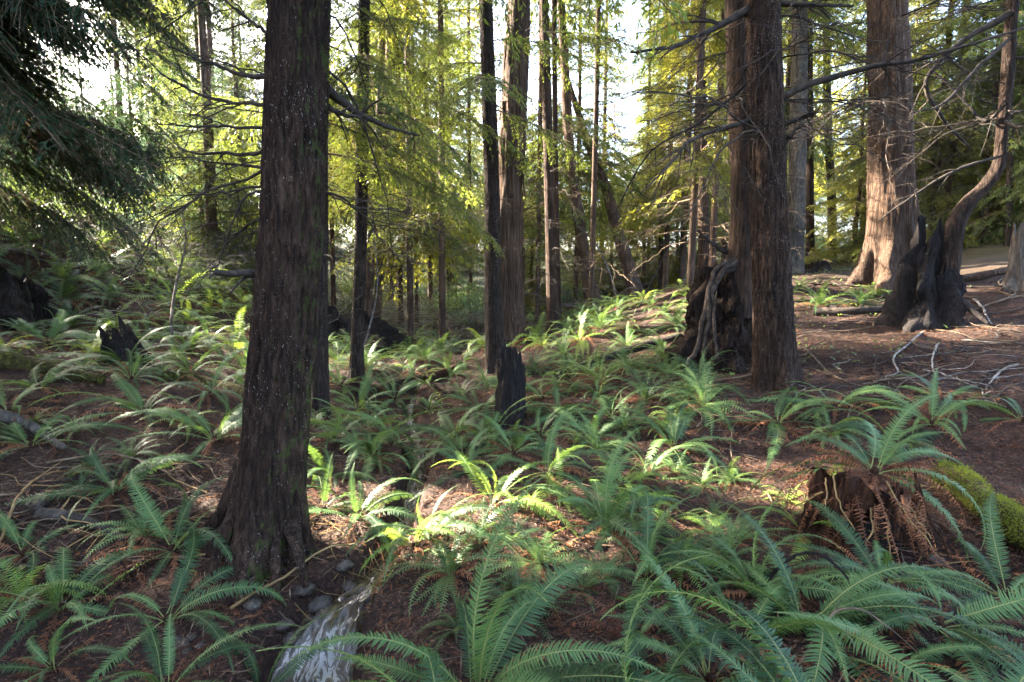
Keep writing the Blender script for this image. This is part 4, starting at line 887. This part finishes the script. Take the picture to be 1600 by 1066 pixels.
ST2 = stump('nurse_stump', 'dark old stump wrapped by pale roots of the hemlock above it', q, .50, 1.34, M_CHARB, 12, jag=.25, taper=.42, flare=.15, hollow=.05, rough=.42)
fibres(ST2, 10, .33, .5, 1.0, 8, M_ROOT, 'hanging_root', .4, .8, .007)
q = G(1460, 512); q = q + np.array([0, .25, 0])
ST3 = stump('burnt_stump', 'black burnt stump with jagged top around the crooked tree', q, .33, 1.50, M_CHAR_DARK, 13, jag=.55, taper=.62, flare=.6, hollow=.5, rough=.42, lean=(.09, 0))
for k, (pts, w0, w1) in enumerate([([(1500,470),(1525,490),(1545,506)], 12, 4)]):
    c = catmull(np.array([P(x, y, 7.3 - .15 * j) for j, (x, y) in enumerate(pts)]), 16); ro = np.array(ST3.location)
    V, Q = tube(c, np.linspace(w0, w1, 16) / 2 / FPX * 7.3, 10, .25, k); link('root', mk_mesh('root', V - ro, Q, [M_CHAR_DARK]), ST3)
q = G(797, 658); stump('charred_stump', 'tall narrow charred stump in the centre with ragged top', q, .135, .80, M_CHAR_DARK, 14, jag=.3, taper=.85, flare=.5, hollow=.3, rough=.2)
q = G(195, 560); stump('broken_stump', 'small broken black stump leaning on the left slope', q, .2, .5, M_CHAR_DARK, 15, jag=.85, taper=.7, flare=.4, lean=(-.35, .1), rough=.2)
q = G(15, 490); stump('dark_stump', 'dark decayed stump at the left edge below the bank ferns', q, .42, .75, M_CHAR_DARK, 16, jag=.6, taper=.7, flare=.5, rough=.2)
q = G(520, 545); stump('root_mound', 'dark overturned stump behind the straight slim hemlock', q + np.array([0, 1.5, 0]), .75, .8, M_CHAR_DARK, 17, jag=.6, taper=.6, flare=.8, rough=.3)
q = G(1592, 450); stump('pale_stump', 'pale weathered stub at the right edge', q, .16, .95, M_BARK_PALE, 18, jag=.3, taper=.8, flare=.5, rough=.12)
q = G(1282, 425); stump('snag_stump', 'small dark pointed stump left of the big cedar', q, .2, .35, M_CHAR_DARK, 19, jag=.8, taper=.5, flare=1.2, rough=.2)
# ------------------------------------------------------------------ logs and sticks on the ground
def on_ground(pts, n=30, lift=0.0):
    c = catmull(np.array([G(*q) for q in pts]), n); c[:, 2] = ground(c[:, 0], c[:, 1]) + lift; return c
def log(name, label, cat, pts, r0, r1, mat, seed=0, sink=.35, rough=.18, seg=14, group=None, n=30):
    c = on_ground(pts, n); g = c[:, 2].copy(); c[:, 2] = np.convolve(np.pad(g, 6, mode='edge'), np.ones(13) / 13, 'valid')
    u = np.linspace(0, 1, n); rad = r0 + (r1 - r0) * u; c[:, 2] = np.maximum(c[:, 2], g - rad * .3) + rad * (1 - sink)
    V, Q = tube(c, rad, seg, rough, seed); o = c[0].copy()
    return tag(link(name, mk_mesh(name, V - o, Q, [mat]), None, o), label, cat, group)
log('mossy_log', 'bright mossy fallen log running off the right edge', 'log', [(1470,758),(1520,795),(1590,850),(1680,925)], .075, .095, M_LOG_MOSS, 1, .2, .22, 24, n=60)
def moss_on(o, n, seed):
    r = np.random.default_rng(seed); me = o.data; V = np.empty(len(me.vertices) * 3); N_ = np.empty(len(me.vertices) * 3)
    me.vertices.foreach_get('co', V); me.vertices.foreach_get('normal', N_); V = V.reshape(-1, 3); N_ = N_.reshape(-1, 3)
    ok = np.where((N_[:, 2] > -.1) & (fbm(V * 5, seed, 3) > -.25))[0]; j = r.choice(ok, n); p = V[j] + r.normal(0, .012, (n, 3)) + N_[j] * .004
    W, Q = kites(p, N_[j] + r.normal(0, .6, (n, 3)), r.normal(0, 1, (n, 3)), r.uniform(.008, .028, n), r.uniform(.003, .008, n))
    link('moss', mk_mesh('moss', W, Q, [M_MOSS]), o)
M_MOSS = leaf_mat('moss', (.05, .07, .010), (.17, .185, .025), .25, (.3, .32, .04), .8, .1, 6, .2)
moss_on(bpy.data.objects['mossy_log'], 9000, 3)
log('fallen_log', 'dark fallen log among ferns on the slope left of the front hemlock', 'log', [(870,592),(960,562),(1065,528)], .07, .05, M_CHAR_DARK, 2)
log('fallen_log', 'thin reddish log lying behind the stream', 'log', [(600,612),(650,614),(708,622)], .05, .04, M_BARK_RED, 3)
log('fallen_log', 'short reddish log pointing up the gully beyond the stream', 'log', [(665,604),(690,590),(722,574)], .08, .06, M_ROT, 4)
log('grey_root', 'smooth grey root snaking down at the left edge', 'root', [(-30,655),(40,668),(100,708)], .06, .025, M_BARK_PALE, 5)
log('mossy_log', 'low moss-covered log on the left slope at the left edge', 'log', [(-20,572),(70,588),(160,602)], .10, .06, M_LOG_MOSS, 6)
log('mossy_log', 'thin mossy log on the left slope nearest the thick trunk', 'log', [(255,592),(320,600),(392,628)], .06, .045, M_LOG_MOSS, 7)
log('fallen_log', 'weathered log lying below the big cedar', 'log', [(1270,492),(1340,490),(1405,484)], .07, .05, M_DEADWOOD, 8)
log('fallen_log', 'pale sunlit log at the upper right edge', 'log', [(1500,440),(1560,430),(1640,415)], .07, .06, M_CEDAR, 9)
log('fallen_log', 'rotting log at the left below the grey root', 'log', [(60,810),(140,822),(200,850)], .04, .025, M_DEADWOOD, 10)
def stick(label, pts, r0, mat, seed=0, group=None, lift=.012, name='fallen_stick', twigs=2, hump=0.0):
    c = on_ground(pts, 22, lift + r0); r = np.random.default_rng(seed); u = np.linspace(0, 1, 22)
    c[:, 2] = np.convolve(np.pad(c[:, 2], 4, mode='edge'), np.ones(9) / 9, 'valid') + hump * np.sin(u * 3.1)
    c += np.cumsum(r.normal(0, .003, c.shape), 0); o = c[0].copy(); mb = MB(); mb.add(*tube(c - o, r0 * (1 - .55 * u), 6, .15, seed))
    L = np.linalg.norm(c[-1] - c[0])
    for k in range(twigs):
        j = r.integers(5, 20); d = unit(c[min(j + 1, 21)] - c[j - 1]) + r.normal(0, .5, 3) * np.array([1, 1, .25]); d = unit(d); l = L * r.uniform(.12, .3)
        v = np.linspace(0, 1, 6); q2 = c[j] - o + d * (l * v)[:, None] + np.cumsum(r.normal(0, .02, (6, 3)), 0) * l; q2 += (c[j] - o) - q2[0]
        mb.add(*tube(q2, r0 * .5 * (1 - .7 * v), 5, cap=False))
    V, Q, M = mb.arr()
    return tag(link(name, mk_mesh(name, V, Q, [mat]), None, o), label, 'stick', group)
stick('white bent twig on the dark slope right of the front hemlock, the longest', [(1447,518),(1420,545),(1396,575),(1402,592),(1376,597)], .014, M_STICK_PALE, 1, twigs=1, hump=.04)
stick('white upright twig right of the longest white bent twig', [(1467,540),(1462,560),(1458,580),(1466,600)], .012, M_STICK_PALE, 2, twigs=1, hump=.05)
stick('pale forked twig in front of the burnt stump roots', [(1520,470),(1535,490),(1550,512)], .022, M_STICK_PALE, 3, twigs=0)
stick('pale crooked stick near the right edge of the dark slope', [(1590,575),(1560,585),(1540,605),(1535,612)], .013, M_STICK_PALE, 4)
stick('tan stick snaking down from the foot of the front hemlock', [(1260,550),(1290,580),(1330,600),(1400,615)], .014, M_TWIG, 5)
stick('long brown stick lying left of the front hemlock foot', [(1185,585),(1110,600),(1050,620)], .016, M_TWIG, 6)
stick('golden stick lying across the water towards the sunlit fern', [(360,960),(440,945),(500,900),(590,868)], .009, M_STICK_YEL, 7, twigs=1, hump=.10)
stick('long brown stick across the ground left of the thick trunk', [(75,725),(180,735),(275,755)], .010, M_TWIG, 8, hump=.08)
stick('straight tan stick rising from the lower left', [(0,860),(40,800),(105,745)], .010, M_STICK_YEL, 9, hump=.10)
stick('dark branch lying through the lower right thicket', [(1190,925),(1270,950),(1370,985)], .010, M_CHAR_DARK, 10, hump=.25)
stick('thin tan stem arching over the lower right corner', [(1250,1050),(1330,1030),(1450,1060)], .006, M_TWIG, 11, hump=.2)
r = np.random.default_rng(55)
def rand_sticks(n, box, lab, mats, rmin, rmax, lmin, lmax, cx=None):
    for k in range(n):
        px, py = r.uniform(box[0], box[2]), r.uniform(box[1], box[3]); q = G(px, py); a = r.normal(.3, .7) if r.uniform() < .7 else r.uniform(0, 3.14)
        if cx is not None: a = math.atan2(cx[1] - q[1], cx[0] - q[0]) + r.normal(0, .5)
        l = r.uniform(lmin, lmax); d = np.array([math.cos(a), math.sin(a)])
        pts = [q[:2] + d * l * (u - .5) + np.array([-d[1], d[0]]) * r.normal(0, .09) * l for u in (0, .33, .66, 1)]
        c = catmull(np.array([[*p_, 0] for p_ in pts]), 16); rr0 = r.uniform(rmin, rmax); c[:, 2] = ground(c[:, 0], c[:, 1])
        c[:, 2] = np.convolve(np.pad(c[:, 2], 4, mode='edge'), np.ones(9) / 9, 'valid') + rr0 + r.uniform(0, .04)
        c += np.cumsum(r.normal(0, .0035, c.shape), 0); o = c[0].copy(); mb = MB(); u = np.linspace(0, 1, 16); mb.add(*tube(c - o, rr0 * (1 - .6 * u), 5, .15, k))
        for _ in range(r.integers(0, 4)):
            j = r.integers(3, 14); d3 = unit(np.array([d[0], d[1], .1]) + r.normal(0, .6, 3) * np.array([1, 1, .4])); l2 = l * r.uniform(.12, .35); v = np.linspace(0, 1, 5)
            mb.add(*tube(c[j] - o + d3 * (l2 * v)[:, None] - np.array([0, 0, .2]) * (l2 * v**2)[:, None], rr0 * .5 * (1 - .7 * v), 4, cap=False))
        V, Q, M = mb.arr(); m = mats[r.integers(len(mats))]
        tag(link('fallen_stick', mk_mesh('fallen_stick', V, Q, [m]), None, o), lab, 'stick', lab)
rand_sticks(95, (1240,490,1600,640), 'thin fallen stick scattered on the dark right slope', [M_TWIG, M_ROOT, M_TWIG, M_DEADWOOD, M_STICK_PALE], .004, .011, .3, 1.0)
rand_sticks(26, (1240,440,1600,490), 'weathered stick lying between the big cedar and the burnt stump', [M_TWIG, M_ROOT, M_DEADWOOD], .008, .02, .6, 1.8)
rand_sticks(40, (0,720,340,880), 'tan twig littering the ground left of the thick trunk', [M_STICK_YEL, M_TWIG, M_ROOT], .003, .008, .25, .9)
rand_sticks(34, (420,800,600,920), 'yellow twig tangled at the right foot of the thick trunk', [M_STICK_YEL, M_STICK_YEL, M_TWIG], .002, .005, .25, .7)
rand_sticks(22, (1000,560,1200,700), 'brown twig on the bare soil left of the front hemlock', [M_TWIG, M_ROOT], .004, .009, .3, .8)
rand_sticks(24, (1300,760,1600,960), 'thin twig around the hollow rotten stump', [M_TWIG, M_STICK_YEL, M_DEADWOOD], .003, .006, .25, .8)
# ------------------------------------------------------------------ stones
for k, (px, py, s) in enumerate([(285,1012,.035), (300,1002,.03), (315,1014,.028), (292,1024,.025), (275,1000,.03), (60,790,.06), (395,950,.05), (545,925,.05), (440,985,.05), (1440,900,.06), (1462,880,.05), (500,955,.07), (560,962,.05), (452,1005,.06), (520,1000,.05), (475,930,.06), (540,905,.05)]):
    V = []; n1, n2 = 10, 14; th = np.linspace(.12, math.pi - .12, n1)[:, None]; ph = (np.arange(n2) * 2 * math.pi / n2)[None]
    D = np.stack([np.sin(th) * np.cos(ph), np.sin(th) * np.sin(ph), .65 * np.cos(th) + 0 * ph], -1); D = D * (1 + .25 * fbm(D * 1.6 + k * 7, k, 3))[..., None] * s
    q = G(px, py); lab = ['small round stone by the stream edge at the lower left', 'wet stone at the edge of the running water', 'grey stone on the soil left of the thick trunk', 'grey stone below the hollow rotten stump'][0 if k < 5 else 2 if k == 5 else 3 if k in (9, 10) else 1]
    tag(link('stone', mk_mesh('stone', D.reshape(-1, 3), grid_quads(n1, n2, True), [M_STONE]), None, (q[0], q[1], q[2] - s * .08)), lab, 'stone', lab if k != 5 else None)
# ------------------------------------------------------------------ shrubs, brush and saplings
def shrub_arr(seed, n, h, lw, ll):
    r = np.random.default_rng(seed); mb = MB(); bs, ds = [], []
    for k in range(n):
        a = r.uniform(0, 6.28); tl = r.uniform(.05, .9); l = h * r.uniform(.5, 1.1); u = np.linspace(0, 1, 8)
        d = np.array([math.cos(a) * math.sin(tl), math.sin(a) * math.sin(tl), math.cos(tl)]); c = d * (l * u)[:, None] + np.array([math.cos(a), math.sin(a), 0]) * .12; c[:, 2] -= .3 * l * u**2 * tl
        mb.add(*tube(c, .006 * (1 - .7 * u) + .001, 4, cap=False), 0)
        q = int(l / .028); s = r.uniform(.25, 1, q); b = np.array([np.interp(s, u, c[:, e]) for e in range(3)]).T
        e = d + r.normal(0, .8, (q, 3)); bs.append(b + .05 * r.normal(size=b.shape)); ds.append(e)
    bs = np.concatenate(bs); ds = np.concatenate(ds); q = len(bs)
    mb.add(*kites(bs, ds, np.array([0, 0, 1.0]) + r.normal(0, .5, bs.shape), ll * r.uniform(.6, 1.2, q), lw * r.uniform(.6, 1.2, q), .45), 1)
    return mb.arr()
SHR = [mesh3('foliage', shrub_arr(1500 + k, 44, .9 + .2 * k, .035, .065), [M_TWIG, M_SHRUB]) for k in range(3)] + [mesh3('foliage', shrub_arr(1510, 44, 1.0, .03, .06), [M_TWIG, M_NEEDLE_B])]
def shrub(px, py, s, k, lab):
    q = G(px, py); root = empty('shrub', q, lab, 'shrub', lab, rz=k * 1.7); root.scale = (s,) * 3; link('foliage', SHR[k % len(SHR)], root)
r = np.random.default_rng(66)
for k in range(11): shrub(r.uniform(0, 400), r.uniform(345, 385), r.uniform(.6, 1.2), k, 'leafy shrub along the top of the left bank')
for k in range(16): shrub(r.uniform(520, 780), r.uniform(455, 520), r.uniform(.8, 1.6), k + 1, 'leafy shrub at the head of the gully behind the centre trunks')
for k in range(5): shrub(r.uniform(830, 935), r.uniform(468, 485), r.uniform(.5, .9), k + 2, 'leafy shrub along the skyline of the middle bank')
for k in range(4): shrub(r.uniform(1230, 1450), r.uniform(385, 410), r.uniform(.4, .8), k + 2, 'low shrub behind the big cedar')
BRU = [bare(1.4, 1600 + k, droop=.15, rise=.2, nsub=9, rad=.009) for k in range(5)]
def brush(px, py, rx, n, lab, seed, h=.5):
    r = np.random.default_rng(seed); q = G(px, py); mb = MB()
    for k in range(n):
        V, Q, M = BRU[r.integers(5)]; a = r.uniform(0, 6.28); t = r.normal(.1, .3); ca, sa, cb, sb = math.cos(a), math.sin(a), math.cos(t), math.sin(t)
        rot = np.array([[ca, -sa, 0], [sa, ca, 0], [0, 0, 1]]) @ np.array([[cb, 0, -sb], [0, 1, 0], [sb, 0, cb]])
        x, y = r.normal(0, rx, 2); z = gz(q[0] + x, q[1] + y) - q[2] + r.uniform(0, h)
        mb.add((V * r.uniform(.6, 1.2)) @ rot.T + np.array([x, y, z]), Q, 0)
    tag(link('brush_pile', mb.mesh('brush_pile', [M_BRUSH]), None, q), lab, 'brush pile')
brush(185, 395, 1.2, 95, 'grey heap of dead twigs on top of the left bank', 1)
brush(335, 440, 1.0, 70, 'grey twig tangle on the left bank nearest the thick trunk', 2)
brush(620, 505, 1.6, 110, 'grey brush pile at the head of the gully', 3)
brush(715, 528, .9, 60, 'brush tangle left of the narrow central trunk', 4)
brush(880, 500, .7, 24, 'thin brush at the foot of the reddish bank trunk', 5)
def sapling(lab, pts, d, w0, seed, n=14):
    p = catmull(np.array([P(x, y, d) for x, y in pts]), 30); p[0, 2] = min(p[0, 2], gz(p[0, 0], p[0, 1]) - .02); o = p[0].copy(); u = np.linspace(0, 1, 30)
    root = empty('sapling', o, lab, 'sapling'); V, Q = tube(p - o, w0 / 2 / FPX * d * (1 - .6 * u) + .001, 6, .15, seed); link('trunk', mk_mesh('trunk', V, Q, [M_STICK_PALE]), root)
    r = np.random.default_rng(seed); mb = MB()
    for k in range(n):
        V, Q, M = BRU[r.integers(5)]; a = r.uniform(0, 6.28); s = r.uniform(.2, .5); ca, sa = math.cos(a), math.sin(a)
        j = r.integers(10, 30); mb.add((V * s) @ np.array([[ca, -sa, 0], [sa, ca, 0], [0, 0, 1]]).T + p[j] - o, Q, 0)
    link('crown', mb.mesh('crown', [M_TWIG]), root)
sapling('thin pale bare sapling on the left slope', [(270,565),(268,500),(276,440),(290,380),(285,330)], 8, 5, 1)
sapling('thin arching sapling on the middle bank', [(965,470),(950,420),(930,380),(900,350)], 13, 4, 2)
sapling('thin bent sapling between the thick trunk and the narrow central trunk', [(565,590),(560,560),(575,520),(590,440),(580,330)], 8, 4, 3)
# ------------------------------------------------------------------ litter and low plants that nobody could count
def litter(n, seed, l0, l1, w0, mat, name, ymax, kind_up=.25, lift=.006, gapf=None, pw=.6):
    r = np.random.default_rng(seed); y = .5 + (ymax - .5) * r.uniform(size=n) ** pw; x = r.uniform(-1.02, 1.02, n) * (y + .6)
    z = ground(x, y); keep = np.ones(n, bool)
    near = (x > -6) & (x < 3)
    d = np.array([stream_d(a, b) if c else 9 for a, b, c in zip(x, y, near)]); keep = d > .05
    if gapf is not None: keep &= gapf(x, y)
    x, y, z = x[keep], y[keep], z[keep]; m = len(x)
    a = r.uniform(0, 6.283, m); D = np.stack([np.cos(a), np.sin(a), r.normal(0, kind_up, m)], 1)
    ln = r.uniform(l0, l1, m); V, Q = kites(np.stack([x, y, z + lift + np.abs(r.normal(0, .006, m))], 1), D, np.array([0, 0, 1.0]) + r.normal(0, .4, (m, 3)), ln, w0 * r.uniform(.6, 1.4, m), .5)
    tag(link(name, mk_mesh(name, V, Q, [mat])), kind='stuff')
    return
litter(130000, 1, .015, .065, .006, M_LITTER, 'needle_litter', 8, .2)
litter(9000, 4, .06, .26, .006, M_TWIG, 'twig_litter', 9, .12, .012)
litter(20000, 2, .02, .07, .014, M_FERN_DEAD, 'leaf_litter', 10, .3)
litter(16000, 3, .03, .08, .03, M_SHRUB, 'ground_cover', 24, .5, .03, lambda x, y: (fbm(np.stack([x * .8, y * .8, 0 * x], -1), 77, 3) > .15) & (y > 6), .8)
def dead_mat(n, seed, name, ymax):
    r = np.random.default_rng(seed); mb = MB()
    for k in range(n):
        y = .9 + (ymax - .9) * r.uniform() ** .8; x = r.uniform(-1, 1) * (y + .4)
        if -6 < x < 3 and stream_d(x, y) < .1: continue
        if x > .42 * y and 4.6 < y < 8: continue
        V, Q, M = FR_DEAD[r.integers(len(FR_DEAD))]; a = r.uniform(0, 6.28); sc = r.uniform(.35, .8); ca, sa = math.cos(a), math.sin(a)
        W = (V * np.array([sc, sc, sc * .12])) @ np.array([[ca, -sa, 0], [sa, ca, 0], [0, 0, 1]]).T; W[:, 2] -= W[:, 2].min() * .5
        W[:, 0] += x; W[:, 1] += y; W[:, 2] += ground(W[::8, 0], W[::8, 1]).repeat(8)[:len(W)] if len(W) % 8 == 0 else gz(x, y); W[:, 2] += .012
        mb.add(W, Q, M)
    tag(link(name, mb.mesh(name, [M_FERN_DEAD, M_RACHIS_D])), kind='stuff')
dead_mat(760, 9, 'dead_fern_litter', 9.5)

_gv = bpy.data.objects['forest_floor'].bound_box
HZ0 = min(v[2] for v in _gv) - 1.0; HZ1 = max(36.0, max(v[2] for v in _gv) + 3.0)
def haze(den):
    me = bpy.data.meshes.new('haze'); x0, x1, y0, y1, z0, z1 = -260., 260., -160., 300., HZ0, HZ1
    vs = [(x, y, z) for x in (x0, x1) for y in (y0, y1) for z in (z0, z1)]
    me.from_pydata(vs, [], [(0, 1, 3, 2), (4, 6, 7, 5), (0, 4, 5, 1), (2, 3, 7, 6), (0, 2, 6, 4), (1, 5, 7, 3)])
    m = bpy.data.materials.new('haze_air'); m.use_nodes = True; t = m.node_tree; t.nodes.clear(); v = t.nodes.new('ShaderNodeVolumePrincipled')
    v.inputs['Color'].default_value = (.92, .95, 1, 1); v.inputs['Density'].default_value = den; v.inputs['Anisotropy'].default_value = .3
    o = t.nodes.new('ShaderNodeOutputMaterial'); t.links.new(v.outputs[0], o.inputs['Volume']); me.materials.append(m)
    tag(link('haze', me), kind='stuff')
haze(.00015)
